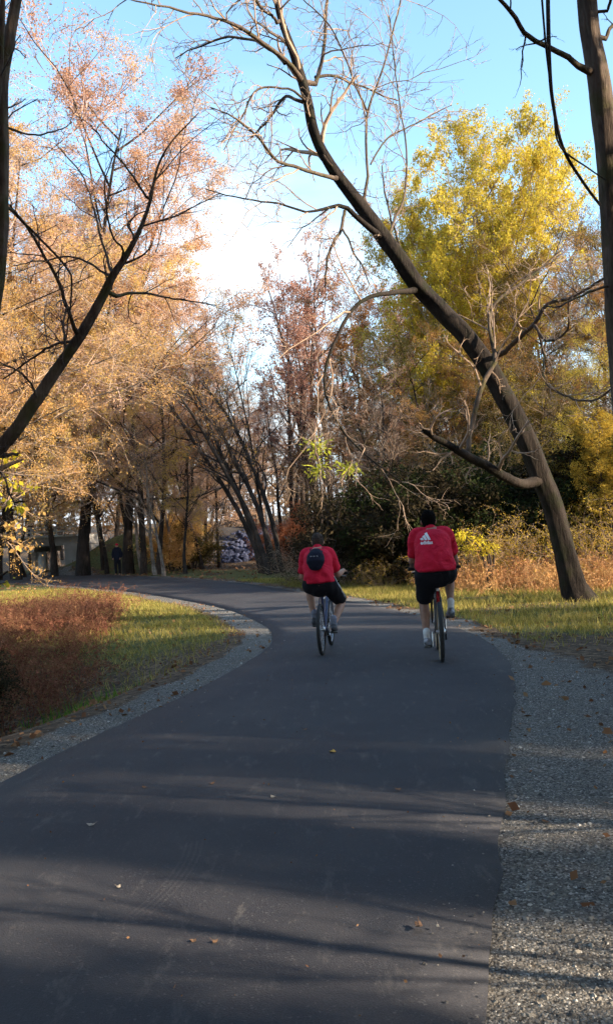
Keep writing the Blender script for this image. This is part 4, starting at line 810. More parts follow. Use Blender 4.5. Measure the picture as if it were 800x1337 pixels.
# leaves and a stick lying on the path, each its own thing
def ground_leaf(px, py, s, col, label, curl=.3, name='fallen_leaf', cat='leaf'):
    p = gnd(px, py); r_ = np.random.RandomState(int(px * 7 + py)); n = 14; a = np.arange(n) * 2 * math.pi / n; rr = s * (.62 + .38 * np.abs(np.cos(a * 2.5))) * (1 + .1 * r_.randn(n))
    V = np.vstack([[0, 0, .006], np.stack([rr * np.cos(a), rr * .7 * np.sin(a), .004 + curl * rr * np.abs(np.cos(a)) ** 2], 1)]); F = np.array([[0, 1 + i, 1 + (i + 1) % n] for i in range(n)])
    F2 = F[:, ::-1]; V2 = V - np.array([0, 0, .003]); me = [(V, F), (V2, F2)] + tube([(0, 0, .006), (-s * .8, s * .1, .012), (-s * 1.4, s * .25, .02)], s * .035, 5)
    o = obj(name, me, col); o.location = (p[0], p[1], .031); o.rotation_euler = (0, 0, r_.rand() * 6.28); tag(o, label, cat); return o
LBR = simple('dry brown leaf', (.16, .09, .05), .8, var=.3, scale=40); LPA = simple('pale dry leaf', (.42, .36, .28), .8, var=.2, scale=40); LYE = simple('yellow leaf', (.55, .33, .06), .7, var=.2, scale=40)
for px, py, s, c, lab in [(434, 988, .045, LYE, 'small yellow leaf lying on the path below the riders'), (357, 1048, .03, LPA, 'tiny pale leaf on the path left of the centre line'), (547, 1220, .034, LBR, 'curled brown leaf on the sunlit strip near the gravel edge'), (572, 1221, .012, LPA, 'tiny pale fleck right beside the curled brown leaf'),
     (253, 1240, .02, LBR, 'small dark leaf left of a pair of leaves on the sunlit strip'), (281, 1241, .019, LBR, 'small dark leaf right of a pair of leaves on the sunlit strip'), (190, 1035, .03, LBR, 'brown leaf below the pale scuff on the path'), (120, 1085, .034, LPA, 'crumpled pale leaf on the left part of the path'),
     (277, 1030, .026, LBR, 'flat dark leaf on the path right of the pale scuff'), (155, 1168, .02, LPA, 'small pale leaf on the lower left of the path'), (520, 1038, .03, LBR, 'dark flat leaf on the right part of the path'), (398, 958, .03, LBR, 'brown leaf on the path between the two riders and the foreground')]:
    ground_leaf(px, py, s * .72, c, lab)
# ------------------------------------------------------------------ materials for people and bikes
SKIN = simple('skin', (.36, .2, .14), .6, var=.08, scale=20); SKIND = simple('tanned skin', (.3, .165, .115), .6, var=.08, scale=20)
def cloth(name, col, b=.5):
    m, nt, out = newmat(name); N = NT(nt); tc = N.n('TexCoord').outputs['Object']; f = N.noise(tc, 7, 4, .55, .8); w = N.noise(tc, 240, 2)
    c = N.ramp(w, [(.3, [x * .86 for x in col]), (.7, [min(1, x * 1.1) for x in col])]); N.l(N.pbsdf(c, .85, N.bump(f, b, .04), spec=.15), out.inputs['Surface']); return m
RED = cloth('red jersey', (.56, .014, .042), 1.); BLK_C = cloth('black cloth', (.012, .012, .016)); WHT_C = cloth('white cloth', (.75, .75, .77), .1)
NAVY = cloth('dark navy cloth', (.012, .014, .026)); SOCK = cloth('white sock', (.7, .7, .7)); SOCKD = cloth('grey sock', (.2, .22, .28))
SHOE_W = simple('grey white shoe', (.22, .23, .26), .5, scale=30, var=.75); SHOE_D = simple('dark shoe', (.05, .055, .065), .6, scale=60, var=.4); SOLE = simple('sole', (.1, .1, .1), .8)
HAIR_B = simple('black hair', (.006, .005, .005), .9, spec=.05, var=.4, scale=90, bump=.6); HAIR_G = simple('greying brown hair', (.06, .048, .042), .9, spec=.05, var=.5, scale=90, bump=.6)
RUB = simple('tyre rubber', (.02, .02, .021), .75, scale=60, bump=.3); TANW = simple('tan tyre wall', (.3, .22, .13), .7)
STEEL = simple('silver alloy', (.6, .6, .62), .3, metal=1., var=.05); BLKP = simple('black paint', (.015, .015, .018), .35, spec=.5); REDP = simple('red paint', (.45, .015, .02), .35, spec=.5); BLUP = simple('blue paint', (.03, .045, .12), .35, spec=.5)
RUBG = simple('black rubber grip', (.02, .02, .02), .8); REFL = simple('red reflector', (.55, .02, .02), .2, spec=.8); EYE = simple('eye', (.7, .68, .65), .2)
PLAST = simple('dark plastic', (.03, .03, .033), .5)

def torus(r, t, n=48, m=10, x=0.):
    a = np.arange(n) * 2 * math.pi / n; b = np.arange(m) * 2 * math.pi / m; A, B = np.meshgrid(a, b, indexing='ij')
    V = np.stack([x + t * np.sin(B), (r + t * np.cos(B)) * np.cos(A), (r + t * np.cos(B)) * np.sin(A)], -1).reshape(-1, 3)
    i, j = np.meshgrid(np.arange(n), np.arange(m), indexing='ij'); F = np.stack([i * m + j, ((i + 1) % n) * m + j, ((i + 1) % n) * m + (j + 1) % m, i * m + (j + 1) % m], -1).reshape(-1, 4); return V, F
def bicycle(label, frame_m, loc, rz, s=1., saddle_z=.98, crank=0., gum=False, lean=0., fork_m=None):
    o = empty('bicycle', loc, rz); o.scale = (s, s, s); o.rotation_euler = Matrix.Rotation(rz, 3, 'Z').to_4x4().to_euler(); o.rotation_euler = (0, R(lean), rz); tag(o, label, 'bicycle')
    wr = .335; RH, FH, BB = np.array([0, 0, wr]), np.array([0, 1.05, wr]), np.array([0, .43, .29])
    ST = np.array([0, .215, .80]); HT, HB = np.array([0, .80, .86]), np.array([0, .845, .73])
    for k, c in enumerate((RH, FH)):
        sp = []
        for i in range(28):
            a = i * 2 * math.pi / 28; hx = .03 if i % 2 else -.03; h = np.array([hx, .022 * math.cos(a + .8), .022 * math.sin(a + .8)]); e = np.array([0, .3 * math.cos(a), .3 * math.sin(a)]); sp += tube([h, e], .0013, 4, caps=False)
        w = obj('wheel', [torus(.3, .011, m=8)] + tube([(-.05, 0, 0), (.05, 0, 0)], .02, 12) + sp, [STEEL], o, True); w.location = c
        obj('tyre', [torus(.314, .0245, n=64, m=12)], RUB, w, True)
        if gum: obj('tyre_wall', [torus(.307, .025, n=64, m=8)], TANW, w, True)
    obj('seat_tube', tube([BB, ST], .018, 12), REDP if gum else frame_m, o, True)
    fr = tube([BB, HB], .02, 12) + tube([ST - [0, 0, .03], HT], .017, 12) + tube([HT + [0, -.01, .03], HB - [0, -.01, .03]], .022, 12) + tube([BB - [0.04, 0, 0], BB + [.04, 0, 0]], .025, 14)
    for sx in (-1, 1):
        q = np.array([sx * .062, 0, 0]); fr += tube([BB + q * .4, RH + q * .95 + [0, .12, .0], RH + q], .009, 8, n=8) + tube([ST + q * .25, ST * .3 + RH * .7 + q * .8, RH + q], .008, 8, n=8)
    obj('frame', fr, frame_m, o, True)
    fk = tube([HB - [0, 0, .02], HB - [0, -.02, .05]], .02, 10)
    for sx in (-1, 1): q = np.array([sx * .055, 0, 0]); fk += tube([HB + q * .6 - [0, -.02, .04], HB + q - [0, -.03, .1], FH + q], [.014, .016, .01], 10, n=10)
    fk += tube([HB - [.055, -.03, .08], HB + [.055, .03, -.08]], .014, 8)
    obj('fork', fk, fork_m or BLKP, o, True)
    tp = ST + (ST - BB) / np.linalg.norm(ST - BB) * (saddle_z - .05 - ST[2]) * 1.08
    obj('seat_post', tube([ST - [0, 0, .02], tp], .0135, 12) + tube([ST - [0, 0, .015], ST + [0, 0, .012]], .022, 12), STEEL, o, True)
    sd = solid([tp + [0, -.13, .045], tp + [0, -.06, .05], tp + [0, .02, .045], tp + [0, .14, .035]], [(.05, .018), (.085, .026), (.04, .022), (.018, .014)], n=16, res=12)
    so = obj('saddle', sd, BLK_C, o, True); obj('saddle_rail', tube([tp + [-.03, -.08, .03], tp + [-.02, .0, 0], tp + [-.02, .08, .02]], .004, 6) + tube([tp + [.03, -.08, .03], tp + [.02, .0, 0], tp + [.02, .08, .02]], .004, 6), STEEL, so, True)
    rf = obj('reflector', solid([tp + [0, -.035, -.05], tp + [0, -.05, -.05]], [(.022, .014), (.02, .012)], n=14), REFL, o, True)
    stm = np.array([0, .77, .97]); obj('stem', tube([HT + [0, -.005, .02], stm - [0, .0, .03], stm + [0, .07, .02]], .016, 10, n=8), STEEL if not gum else BLKP, o, True)
    hc = stm + [0, .075, .025]; hb = obj('handlebar', tube([hc + [-.3, -.06, .03], hc + [-.14, -.01, .02], hc, hc + [.14, -.01, .02], hc + [.3, -.06, .03]], .013, 12, n=24), BLKP, o, True)
    for sx in (-1, 1):
        obj('grip', tube([hc + [sx * .2, -.035, .026], hc + [sx * .315, -.064, .031]], .018, 12), RUBG, hb, True)
        obj('brake_lever', tube([hc + [sx * .19, -.03, .02], hc + [sx * .2, .02, -.0], hc + [sx * .28, .005, -.015]], .006, 8, n=8), STEEL, hb, True)
    cr = obj('crankset', [torus(.085, .006, n=40, m=6, x=.055)] + tube([(-.065, 0, 0), (.075, 0, 0)], .011, 10), STEEL, o, True); cr.location = BB
    for i in range(5): pass
    for sx, ph in ((1, crank), (-1, crank + math.pi)):
        d_ = np.array([0, math.cos(ph), math.sin(ph)]) * .17
        obj('crank_arm', tube([(sx * .075, 0, 0), np.array([sx * .085, 0, 0]) + d_], [.013, .009], 10), STEEL, cr, True)
        V, F = box(np.array([sx * .14, 0, 0]) + d_, (.09, .07, .022)); obj('pedal', [(V, F)] + tube([np.array([sx * .085, 0, 0]) + d_, np.array([sx * .17, 0, 0]) + d_], .006, 8), PLAST, cr)
    obj('chain', tube([BB + [.055, -.02, .085], RH + [.05, 0, .035]], .004, 6) + tube([BB + [.055, -.02, -.085], RH + [.05, .03, -.09], RH + [.05, 0, -.03]], .004, 6), BLKP, o, True)
    obj('sprockets', [torus(.03, .006, n=24, m=6, x=.045), torus(.022, .006, n=24, m=6, x=.052), torus(.04, .005, n=24, m=6, x=.038)] , STEEL, o, True).location = RH
    obj('derailleur', tube([RH + [.055, .01, -.02], RH + [.06, .02, -.09]], .012, 8), BLKP, o, True)
    return o, dict(BB=BB, hc=hc, tp=tp, s=s)

def ik(a, b, l1, l2, pole):
    a, b = np.array(a, float), np.array(b, float); d = b - a; L = np.linalg.norm(d); L = min(L, (l1 + l2) * .999); u = d / np.linalg.norm(d); x = (l1 ** 2 - l2 ** 2 + L ** 2) / (2 * L); h = math.sqrt(max(l1 ** 2 - x * x, 1e-6))
    p = np.array(pole, float); p = p - u * p.dot(u); p = p / np.linalg.norm(p); return a + u * x + p * h
def hand(w, g, sx, rr=.009, bar=.018):
    """palm from wrist w to grip g, fingers closed over the bar (bar runs along x)"""
    out = solid([w, w * .45 + g * .55 + [0, 0, .012], g + [0, -.012, .026]], [(.026, .018), (.036, .016), (.04, .014)], n=14, res=6)
    for k, (off, ln) in enumerate(((-.032, .95), (-.011, 1.05), (.01, 1.), (.03, .82))):
        x = off * sx * -1; p = [g + [x, -.012, .027], g + [x, .02 * ln, .024], g + [x, .034 * ln, -.002], g + [x, .02, -.022 * ln], g + [x, .0, -.024 * ln]]; out += solid(p, [(rr, rr)] * 2 + [(rr * .92,) * 2] * 2 + [(rr * .8,) * 2], n=8, res=9)
    tb = [w * .4 + g * .6 + [-sx * .026, 0, -.004], g + [-sx * .046, -.018, -.004], g + [-sx * .04, .006, -.018]]; out += solid(tb, [(.013, .013), (.011, .011), (.009, .009)], n=8, res=7)
    return out
def rider(label, loc, rz, lean, b, bs, crank, hip, sh, headc, skin, hairm, big=1., shirt_w=.25, head_r=1., shoe_m=SHOE_W, sock_m=SOCK, knee_out=.08, stripes=True, hem=.2, elbow_out=.5, look=0.):
    """all coordinates are in rider space: +Y forward, z up, origin under the rear hub"""
    BB, hc = b['BB'] * bs, b['hc'] * bs
    hip = np.array(hip, float); sh = np.array(sh, float); headc = np.array(headc, float)
    neck = sh * .62 + headc * .38 + np.array([0, -.01, 0]); body = []; shirt = []; shorts = []
    waist = hip * .55 + sh * .45 + np.array([0, -.035, .0]); chest = hip * .2 + sh * .8 + np.array([0, -.03, 0])
    tor = [hip + [0, 0, -.03], waist, chest, sh + [0, 0, .01]]
    body += solid(tor, [(.165 * big, .12 * big), (.16 * big, .115 * big), (.175 * big, .12 * big), (.13 * big, .08)], n=24, res=14)
    W = shirt_w
    shirt += solid([hip + [0, .0, hem - .24], hip + [0, -.006, hem - .23], hip * .85 + sh * .15 + [0, -.02, 0], waist + [0, -.008, 0], chest + [0, -.008, 0], sh * .97 + chest * .03 + [0, 0, .0], sh * .62 + neck * .38 + [0, 0, .015]],
                   [(W * .2, .03), (W * 1.01, .178 * big), (W * .99, .178 * big), (W * .95, .152 * big), (W * .9, .145 * big), (W * .74, .095), (.085, .07)], n=32, res=18)
    body += solid([sh * .9 + neck * .1, neck, headc + [0, -.015, -.06]], [(.075, .06), (.06 * head_r, .062), (.058, .065)], n=18, res=8)
    cr_, sr_ = math.cos(look), math.sin(look)
    rot = np.array([[cr_, sr_, 0], [-sr_, cr_, 0], [0, 0, 1]]).T
    def hd(p): return headc + rot @ (np.array(p) * head_r)
    body += ellipsoid(hd((0, 0, .01)), np.array((.076, .096, .108)) * head_r, 24, 16, rot); body += ellipsoid(hd((0, .03, -.06)), np.array((.055, .062, .06)) * head_r, 18, 12, rot)
    body += ellipsoid(hd((0, .1, -.012)), np.array((.013, .022, .022)) * head_r, 10, 8, rot); body += ellipsoid(hd((0, .09, -.055)), np.array((.026, .012, .008)) * head_r, 12, 8, rot); body += ellipsoid(hd((0, .088, .035)), np.array((.05, .014, .012)) * head_r, 12, 8, rot)
    for sx in (-1, 1): body += ellipsoid(hd((sx * .08, -.005, -.005)), np.array((.011, .02, .032)) * head_r, 10, 8, rot)
    anks, knees = [], []
    for sx in (-1, 1):
        S_ = sh + [sx * (W * .8), 0, -.02]; G = hc + np.array([sx * .26, -.05, .032]) * bs; wrist = G + [sx * .005, -.085, .04]
        E = ik(S_, wrist, .29 * big ** .3, .26, (sx * elbow_out, -.15, -.55))
        body += solid([sh + [sx * .08, 0, 0], S_, S_ * .5 + E * .5, E], [(.065, .065), (.058 * big, .06 * big), (.048 * big, .05 * big), (.039 * big, .039)], n=16, res=12, side=(0, 1, 0)); body += solid([E, E * .65 + wrist * .35, wrist], [(.04 * big, .04 * big), (.042 * big, .04), (.025, .027)], n=14, res=9, side=(0, 1, 0)); body += hand(wrist, G, sx)
        F = S_ * .3 + E * .7
        shirt += solid([sh + [sx * .06, 0, .0], sh + [sx * W * .55, 0, .005], S_ + [0, 0, .0], S_ * .55 + E * .45, F], [(.08, .075), (.082 * big, .08 * big), (.075 * big, .078 * big), (.073 * big, .07 * big), (.071 * big, .066 * big)], n=20, res=14, side=(0, 1, 0))
        ph = crank if sx > 0 else crank + math.pi; ped = BB + np.array([sx * .14, .17 * math.cos(ph), .17 * math.sin(ph)]) * bs
        tip = .12 * math.cos(ph) * 0 + (.30 if sx > 0 and look else .12); ank = ped + np.array([sx * .01, -.10, .115]); anks.append((ank, ped, sx)); hj = hip + [sx * .095 * big, .01, -.03]
        Kn = ik(hj, ank, .44, .43, (sx * knee_out * 6, 1., .3)); knees.append(Kn)
        body += solid([hj, hj * .5 + Kn * .5, Kn], [(.1 * big, .1 * big), (.078 * big, .08 * big), (.055 * big, .058 * big)], n=18, res=12); body += solid([Kn, Kn * .68 + ank * .32 + [0, -.018, 0], Kn * .35 + ank * .65 + [0, -.006, 0], ank], [(.055 * big, .056 * big), (.056 * big, .06 * big), (.043, .045), (.034, .037)], n=16, res=12)
        body += solid([ank, ank * .4 + ped * .6 + [0, .04, .0], ped + [sx * 0, .09, .03]], [(.03, .035), (.035, .028), (.03, .018)], n=12, res=8)
        ke = hj * .2 + Kn * .8; shorts += solid([hip + [sx * .05, .02, .04], hj + [sx * .01, 0, 0], hj * .55 + Kn * .45, ke], [(.13 * big, .14 * big), (.125 * big, .13 * big), (.108 * big, .108 * big), (.1 * big, .095 * big)], n=22, res=14)
    shorts += solid([hip + [0, .02, -.06], hip + [0, 0, .08]], [(.19 * big, .14 * big), (.18 * big, .135 * big)], n=24, res=5)
    V, Fq = remesh(body, .0065, 3); me = make_mesh('person', [(V, Fq)], skin, True); p = bpy.data.objects.new('person', me); COL.objects.link(p); p.location = loc; p.rotation_euler = (0, R(lean), rz); tag(p, label, 'person')
    def child(name, V, F, m, sm_=True, par=None): return obj(name, [(V, F)], m, par or p, sm_)
    V, Fq = remesh(shirt, .011, 5)
    # wrinkles: pulls across the back and folds at the hem
    zz, xx = V[:, 2], V[:, 0]; amp = 1.25 * (.005 * np.sin(zz * 42 + np.sin(xx * 14) * 2.2) * np.exp(-((zz - hip[2] - .1) / .16) ** 2) + .0045 * np.sin(xx * 46 + zz * 22) * (zz < hip[2] + .22) + .003 * np.sin(zz * 30 + xx * 25))
    cen = np.array([0, (hip[1] + sh[1]) / 2, 0]); nn = nrm((V - cen) * [1, 1, 0]); V = V + nn * amp[:, None]; Vs, Fs = V, Fq
    so = child('shirt', V, Fq, RED)
    V, Fq = remesh(shorts, .01, 4); V = V + nrm((V - hip) * [1, 1, 0]) * (.004 * np.sin(V[:, 0] * 60 + V[:, 1] * 30 + V[:, 2] * 12))[:, None]; sho = child('shorts', V, Fq, BLK_C)
    bvh_sh = BVHTree.FromPolygons(V.tolist(), Fq.tolist())
    if stripes:
        for sx, Kn in ((-1, knees[0]), (1, knees[1])):
            hj = hip + [sx * .095 * big, .01, -.03]; top = hj * 1.0 + [0, 0, .1]; bot = hj * .24 + Kn * .76
            for o2 in (-.02, .0, .02):
                pts = []
                for t in np.linspace(0, 1, 16):
                    c = top * (1 - t) + bot * t + [0, o2 - .02, 0]; h, nn_, ii_, dd_ = bvh_sh.ray_cast(Vector(c + np.array([sx * .4, 0, 0])), Vector((-sx, 0, 0)))
                    if h is not None: pts.append((np.array(h), np.array(nn_)))
                if len(pts) > 2:
                    Q = []; 
                    for h, n_ in pts: Q += [h + n_ * .003 + [0, -.006, 0], h + n_ * .003 + [0, .006, 0]]
                    child('stripe', np.array(Q), np.array([[2 * i, 2 * i + 1, 2 * i + 3, 2 * i + 2] for i in range(len(pts) - 1)]), WHT_C, False, sho)
    for ank, ped, sx in anks:
        V, Fq = remesh(solid([ank + [0, 0, .075], ank + [0, 0, .03], ank * .6 + ped * .4], [(.042, .044), (.039, .042), (.04, .045)], n=16, res=6), .007, 2); child('sock', V, Fq, sock_m)
        top = solid([ank + [0, -.035, -.05], ank + [0, .0, -.055], ped + [0, .05, .035], ped + [0, .135, .02]], [(.036, .038), (.042, .05), (.046, .034), (.034, .02)], n=18, res=12) + solid([ank + [0, -.005, -.02], ank + [0, 0, -.06]], [(.04, .046), (.042, .05)], n=16)
        V, Fq = remesh(top, .008, 3); s_ = child('shoe', V, Fq, shoe_m); zc = ped[2]
        V, Fq = remesh(solid([ank + [0, -.04, -.095], ank + [0, .03, -.1], ped + [0, .06, .008], ped + [0, .14, .008]], [(.036, .012), (.04, .012), (.047, .011), (.032, .01)], n=18, res=12), .006, 2); child('sole', V, Fq, SOLE, True, s_)
    hr = ellipsoid(hd((0, -.014, .028)), np.array((.085, .1, .106)) * head_r, 26, 18, rot) + ellipsoid(hd((0, -.045, -.02)), np.array((.074, .062, .075)) * head_r, 20, 12, rot)
    V, Fq = remesh(hr, .008, 2); r_ = np.random.RandomState(5); V = V + r_.randn(len(V), 3) * .0018; child('hair', V, Fq, hairm)
    for sx in (-1, 1): e = ellipsoid(hd((sx * .03, .082, .015)), np.array((.013, .01, .009)) * head_r, 12, 8, rot); obj('eye', e, EYE, p, True)
    collar = solid([neck + [0, -.005, -.035], neck + [0, -.005, .0]], [(.073, .074), (.068, .07)], n=20, res=4); V, Fq = remesh(collar, .008, 2); child('collar', V, Fq, RED, True, so)
    return p, so, Vs, Fs

# placement from the ground contacts of the wheels
def contact(rear, rzdeg):
    g_ = gnd(*rear, z=.03); return (g_[0], g_[1], .03)
# rider on the right
locR = contact((577, 864), 0); rzR = R(-6); lnR = 0
bR, dR = bicycle('black bicycle with red seat tube under the rider whose shirt has a white logo', BLKP, locR, rzR, s=1.0, saddle_z=.98, crank=R(75), gum=True, fork_m=BLKP)
pR, sR, VR, FR_ = rider('cyclist in a red shirt with a white logo and striped black shorts, riding away', locR, rzR, lnR, dR, 1.0, R(75), (-.01, .17, 1.02), (-.03, .42, 1.44), (-.05, .50, 1.59), SKIND, HAIR_B, big=1.06, shirt_w=.232, head_r=1.04, elbow_out=.12, knee_out=.02)
# rider on the left
locL = contact((421, 855), 0); rzL = R(-8); lnL = 0; SB = .95
bL, dL = bicycle('dark blue bicycle with silver seat post under the rider with a backpack', BLUP, locL, rzL, s=SB, saddle_z=.93, crank=R(190), gum=False, fork_m=STEEL)
pL, sL, VL, FL_ = rider('grey haired cyclist in a red shirt and black shorts wearing a small backpack, riding away', locL, rzL, lnL, dL, SB, R(190), (-.01, .15, .90), (-.05, .40, 1.265), (-.05, .5, 1.405), SKIN, HAIR_G, big=.97, shirt_w=.205, head_r=.94, shoe_m=SHOE_D, sock_m=SOCKD, elbow_out=.12, knee_out=.05)

# logo and lettering laid on the back of the right rider's shirt
bv = BVHTree.FromPolygons(VR.tolist(), FR_.tolist())
def onback(x, z, bvh, off=.004):
    h, n_, i_, d_ = bvh.ray_cast(Vector((x, -1, z)), Vector((0, 1, 0))); return (np.array(h) + np.array([0, -off, 0])) if h is not None else None
lc = np.array([-.095, 1.372]); V = []; F = []
def patch(corners, nu=3, nv=8):
    a, b_, c, d_ = [np.array(q, float) for q in corners]; off = len(V)
    for i in range(nu + 1):
        for j in range(nv + 1):
            u, v = i / nu, j / nv; p = (a * (1 - u) + b_ * u) * (1 - v) + (d_ * (1 - u) + c * u) * v; h = onback(lc[0] + p[0], lc[1] + p[1], bv); V.append(h if h is not None else np.array([lc[0] + p[0], 0, lc[1] + p[1]]))
    for i in range(nu):
        for j in range(nv): q = off + i * (nv + 1) + j; F.append([q, q + nv + 1, q + nv + 2, q + 1])
k = 1.15
for x0, top in ((-.052, .028), (-.018, .052), (.016, .078)):  # three slanted bars rising to the right, cut level at the foot
    w = .026; h = top; sl_ = .42
    x1 = x0 - 0.0
    patch([((x1 + h * .0) * k, 0), ((x1 + w) * k, 0), ((x1 + w - h * sl_) * k, h * k), ((x1 - h * sl_) * k, (h - w * .55) * k)][:4])
lo_ = obj('logo', [(np.array(V), np.array(F))], WHT_C, sR)
fc = bpy.data.curves.new('lettering', 'FONT'); fc.body = 'adidas'; fc.size = .055; fc.align_x = 'CENTER'; fc.offset = .0018
fo = bpy.data.objects.new('lettering', fc); COL.objects.link(fo); dg = bpy.context.evaluated_depsgraph_get(); dg.update(); me = bpy.data.meshes.new_from_object(fo.evaluated_get(dg)); bpy.data.objects.remove(fo)
for v in me.vertices:
    h = onback(lc[0] + v.co.x, lc[1] - .047 + v.co.y, bv, .005); v.co = Vector(h) if h is not None else Vector((v.co.x + lc[0], 0, v.co.y + lc[1]))
me.materials.clear(); me.materials.append(WHT_C); lt_ = bpy.data.objects.new('lettering', me); COL.objects.link(lt_); lt_.parent = sR

# backpack of the left rider
bvl = BVHTree.FromPolygons(VL.tolist(), FL_.tolist()); c0 = onback(-.035, 1.17, bvl); 
up = nrm(np.array([0., .4 - .15, 1.265 - .90])); outv = np.array([0, -up[2], up[1]])
pk = solid([c0 - up * .11 + outv * .035, c0 - up * .05 + outv * .05, c0 + up * .04 + outv * .05, c0 + up * .12 + outv * .03], [(.085, .05), (.118, .075), (.112, .07), (.075, .045)], n=26, res=14)
V, Fq = remesh(pk, .008, 3); bp = obj('backpack', [(V - c0, Fq)], NAVY, None, True); base = Matrix.Translation(Vector(locL)) @ Matrix.Rotation(rzL, 4, 'Z'); bp.matrix_world = base @ Matrix.Translation(Vector(c0))
tag(bp, 'small dark rounded backpack on the back of the grey haired cyclist', 'backpack')
pkb = BVHTree.FromPolygons((V).tolist(), Fq.tolist()); mk = []
for x, w in ((-.045, .026), (-.008, .016), (.03, .02)):
    for_ = []
    cc = c0 + up * .075 + [x, 0, 0]; h = pkb.ray_cast(Vector(cc + np.array([0, -1, 0])), Vector((0, 1, 0)))[0]
    if h is not None: mk.append(box(np.array(h) - c0 + [0, -.002, 0], (w, .004, .014)))
obj('mark', mk, simple('grey print', (.35, .38, .42), .6), bp)
loopc = c0 + up * .155 + outv * .02 - c0; obj('carry_loop', tube([loopc + [-.02, 0, 0], loopc + [0, -.01, .02], loopc + [.02, 0, 0]], .005, 8, n=10), simple('grey webbing', (.35, .33, .34), .7), bp, True)
for sx in (-1, 1):
    pts = [c0 + up * .11 + [sx * .06, 0, 0] - c0 + outv * .01]
    for t in (0.0, .5, 1.):
        q = np.array([-.05 + sx * (.08 + .01 * t), .40 + .11 * t - .03, 1.265 + .06 - .055 * t]) ; pts.append(q - c0)
    pts.append(c0 * 0 + np.array([-.04 + sx * .15, .40, 1.09]) - c0 + [0, .0, 0])
    V_, F_ = remesh(solid(pts, [(.02, .006)] * len(pts), n=10, res=20), .005, 1); obj('strap', [(V_, F_)], NAVY, bp, True)

# small distant walker
wp = at(152, 700, 48.); wz = H1(wp[0], wp[1]); bd = []
hd_ = np.array([0, 0, 1.6]); bd += ellipsoid(hd_, (.078, .095, .115)); bd += solid([(0, 0, 1.38), (0, 0, 1.52)], [(.06, .06), (.055, .06)]); bd += solid([(0, 0, .9), (0, 0, 1.15), (0, 0, 1.38)], [(.15, .1), (.14, .1), (.17, .1)], res=8)
for sx in (-1, 1):
    bd += solid([(sx * .09, 0, .9), (sx * .1, .03 * sx, .5), (sx * .1, -.02 * sx, .08)], [(.085, .09), (.055, .06), (.04, .045)], res=9) + solid([(sx * .1, 0, .06), (sx * .1, -.14, .045)], [(.04, .04), (.038, .03)])
    bd += solid([(sx * .19, 0, 1.38), (sx * .25, 0, 1.1), (sx * .2, -.14, .92)], [(.05, .05), (.04, .04), (.028, .028)], res=9) + ellipsoid((sx * .19, -.17, .89), (.03, .045, .045))
    for kf in range(4): bd += solid([(sx * .19 - .02 + kf * .013, -.2, .88), (sx * .19 - .02 + kf * .013, -.215, .845)], [(.008, .008)] * 2, n=6)
    bd += solid([(sx * .165, -.19, .9), (sx * .15, -.21, .87)], [(.009, .009)] * 2, n=6)
bd += ellipsoid((0, -.095, 1.59), (.013, .02, .02), 10, 8)
V, Fq = remesh(bd, .009, 2); wk = obj('person', [(V, Fq)], SKIN, None, True); wk.location = (wp[0], wp[1], wz); tag(wk, 'small distant figure in dark clothes and a red cap under the left trees', 'person')
V, Fq = remesh(solid([(0, 0, .88), (0, 0, 1.15), (0, 0, 1.42)], [(.185, .135), (.175, .13), (.19, .12)], res=8) + sum([solid([(sx * .18, 0, 1.38), (sx * .25, 0, 1.1), (sx * .21, -.12, .95)], [(.07, .07), (.055, .055), (.043, .043)], res=9) for sx in (-1, 1)], []), .012, 3); obj('jacket', [(V, Fq)], NAVY, wk, True)
V, Fq = remesh(sum([solid([(sx * .08, 0, .92), (sx * .1, .03 * sx, .5), (sx * .1, -.02 * sx, .1)], [(.11, .11), (.08, .085), (.065, .07)], res=9) for sx in (-1, 1)], []), .012, 3); obj('trousers', [(V, Fq)], BLK_C, wk, True)
V, Fq = remesh(ellipsoid((0, .005, 1.645), (.09, .105, .085)) + ellipsoid((0, -.11, 1.64), (.06, .06, .012)), .01, 2); obj('cap', [(V, Fq)], RED, wk, True)

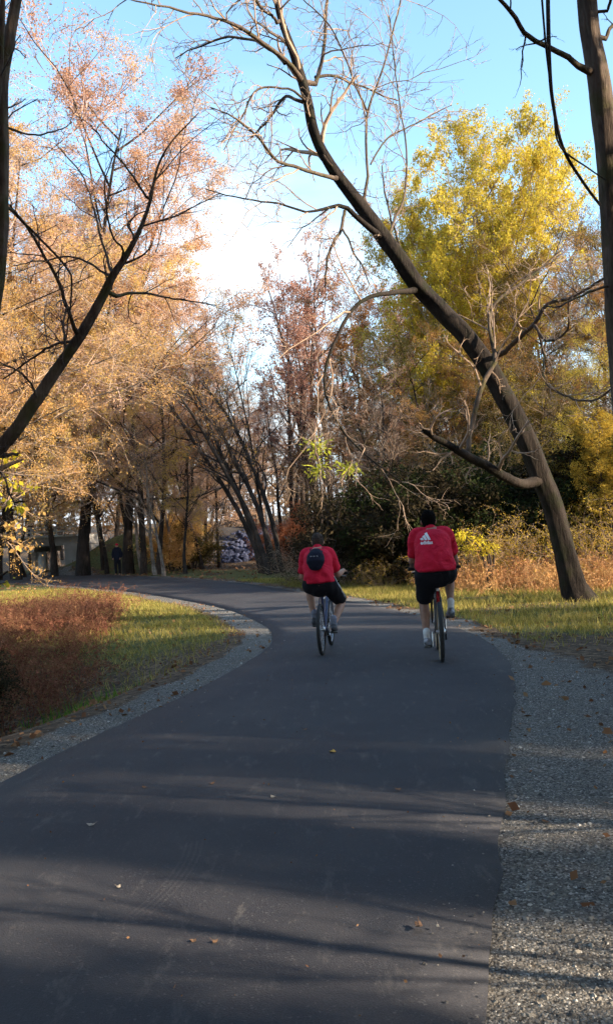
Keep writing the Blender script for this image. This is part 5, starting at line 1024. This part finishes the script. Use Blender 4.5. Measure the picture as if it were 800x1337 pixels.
# ------------------------------------------------------------------ light
SUN_EL, SUN_AZ = R(23), math.atan2(-.4, 1)      # azimuth measured from +X towards +Y
sd = Vector((math.cos(SUN_EL) * math.cos(SUN_AZ), math.cos(SUN_EL) * math.sin(SUN_AZ), math.sin(SUN_EL)))
sl_ = bpy.data.lights.new('sun', 'SUN'); sl_.energy = 5.0; sl_.angle = R(.5); sl_.color = (1, .84, .64); so_ = bpy.data.objects.new('sun', sl_); COL.objects.link(so_); so_.rotation_euler = sd.to_track_quat('Z', 'Y').to_euler(); so_.location = (30, -10, 30)
w = bpy.data.worlds.new('World'); S.world = w; w.use_nodes = True; nt = w.node_tree; nt.nodes.clear(); N = NT(nt)
out = N.n('OutputWorld'); bg = N.n('Background'); sk = N.n('TexSky'); sk.sky_type = 'NISHITA'; sk.sun_disc = False; sk.sun_elevation = SUN_EL; sk.sun_rotation = math.atan2(sd.x, sd.y); sk.air_density = 1.; sk.dust_density = .6; sk.ozone_density = 1.5
bg.inputs['Strength'].default_value = .13
tc = N.n('TexCoord').outputs['Generated']; mp = N.n('Mapping'); mp.inputs['Scale'].default_value = (1.2, 1.2, 3.); N.l(tc, mp.inputs['Vector'])
cl = N.noise(mp.outputs[0], 1.7, 6, .55, .3); sx = N.n('SeparateXYZ'); N.l(tc, sx.inputs[0])
low = N.ramp(sx.outputs[2], [(.0, (1, 1, 1)), (.18, (.5, .5, .5)), (.34, (0, 0, 0))])
dc = ray(335, 320); dt = N.n('VectorMath', operation='DOT_PRODUCT'); N.l(tc, dt.inputs[0]); dt.inputs[1].default_value = tuple(nrm(dc))
bank = N.math('MULTIPLY', N.ramp(dt.outputs['Value'], [(.985, (0, 0, 0)), (.9995, (.8, .8, .8))]), N.ramp(cl, [(.38, (0, 0, 0)), (.6, (1, 1, 1))]))
hz = N.ramp(sx.outputs[2], [(.06, (1, 1, 1)), (.2, (0, 0, 0))])
cf = N.math('ADD', N.math('ADD', bank, hz, True), N.math('MULTIPLY', N.ramp(cl, [(.46, (0, 0, 0)), (.66, (1, 1, 1))]), low), True)
skc = N.mix(1., sk.outputs[0], (1.2, 1.36, 1.3), 'MULTIPLY'); c = N.mix(cf, skc, (3.7, 4.05, 4.3)); N.l(c, bg.inputs['Color']); N.l(bg.outputs[0], out.inputs['Surface'])
vs = S.view_settings; vs.view_transform = 'Standard'; vs.look = 'None'; vs.gamma = 1; vs.use_curve_mapping = False; vs.exposure = 1.55; S.display_settings.display_device = 'sRGB'
S.cycles.max_bounces = 5; S.cycles.diffuse_bounces = 3; S.cycles.glossy_bounces = 2; S.cycles.transmission_bounces = 3; S.cycles.transparent_max_bounces = 4; S.cycles.use_adaptive_sampling = True; S.cycles.adaptive_threshold = .03
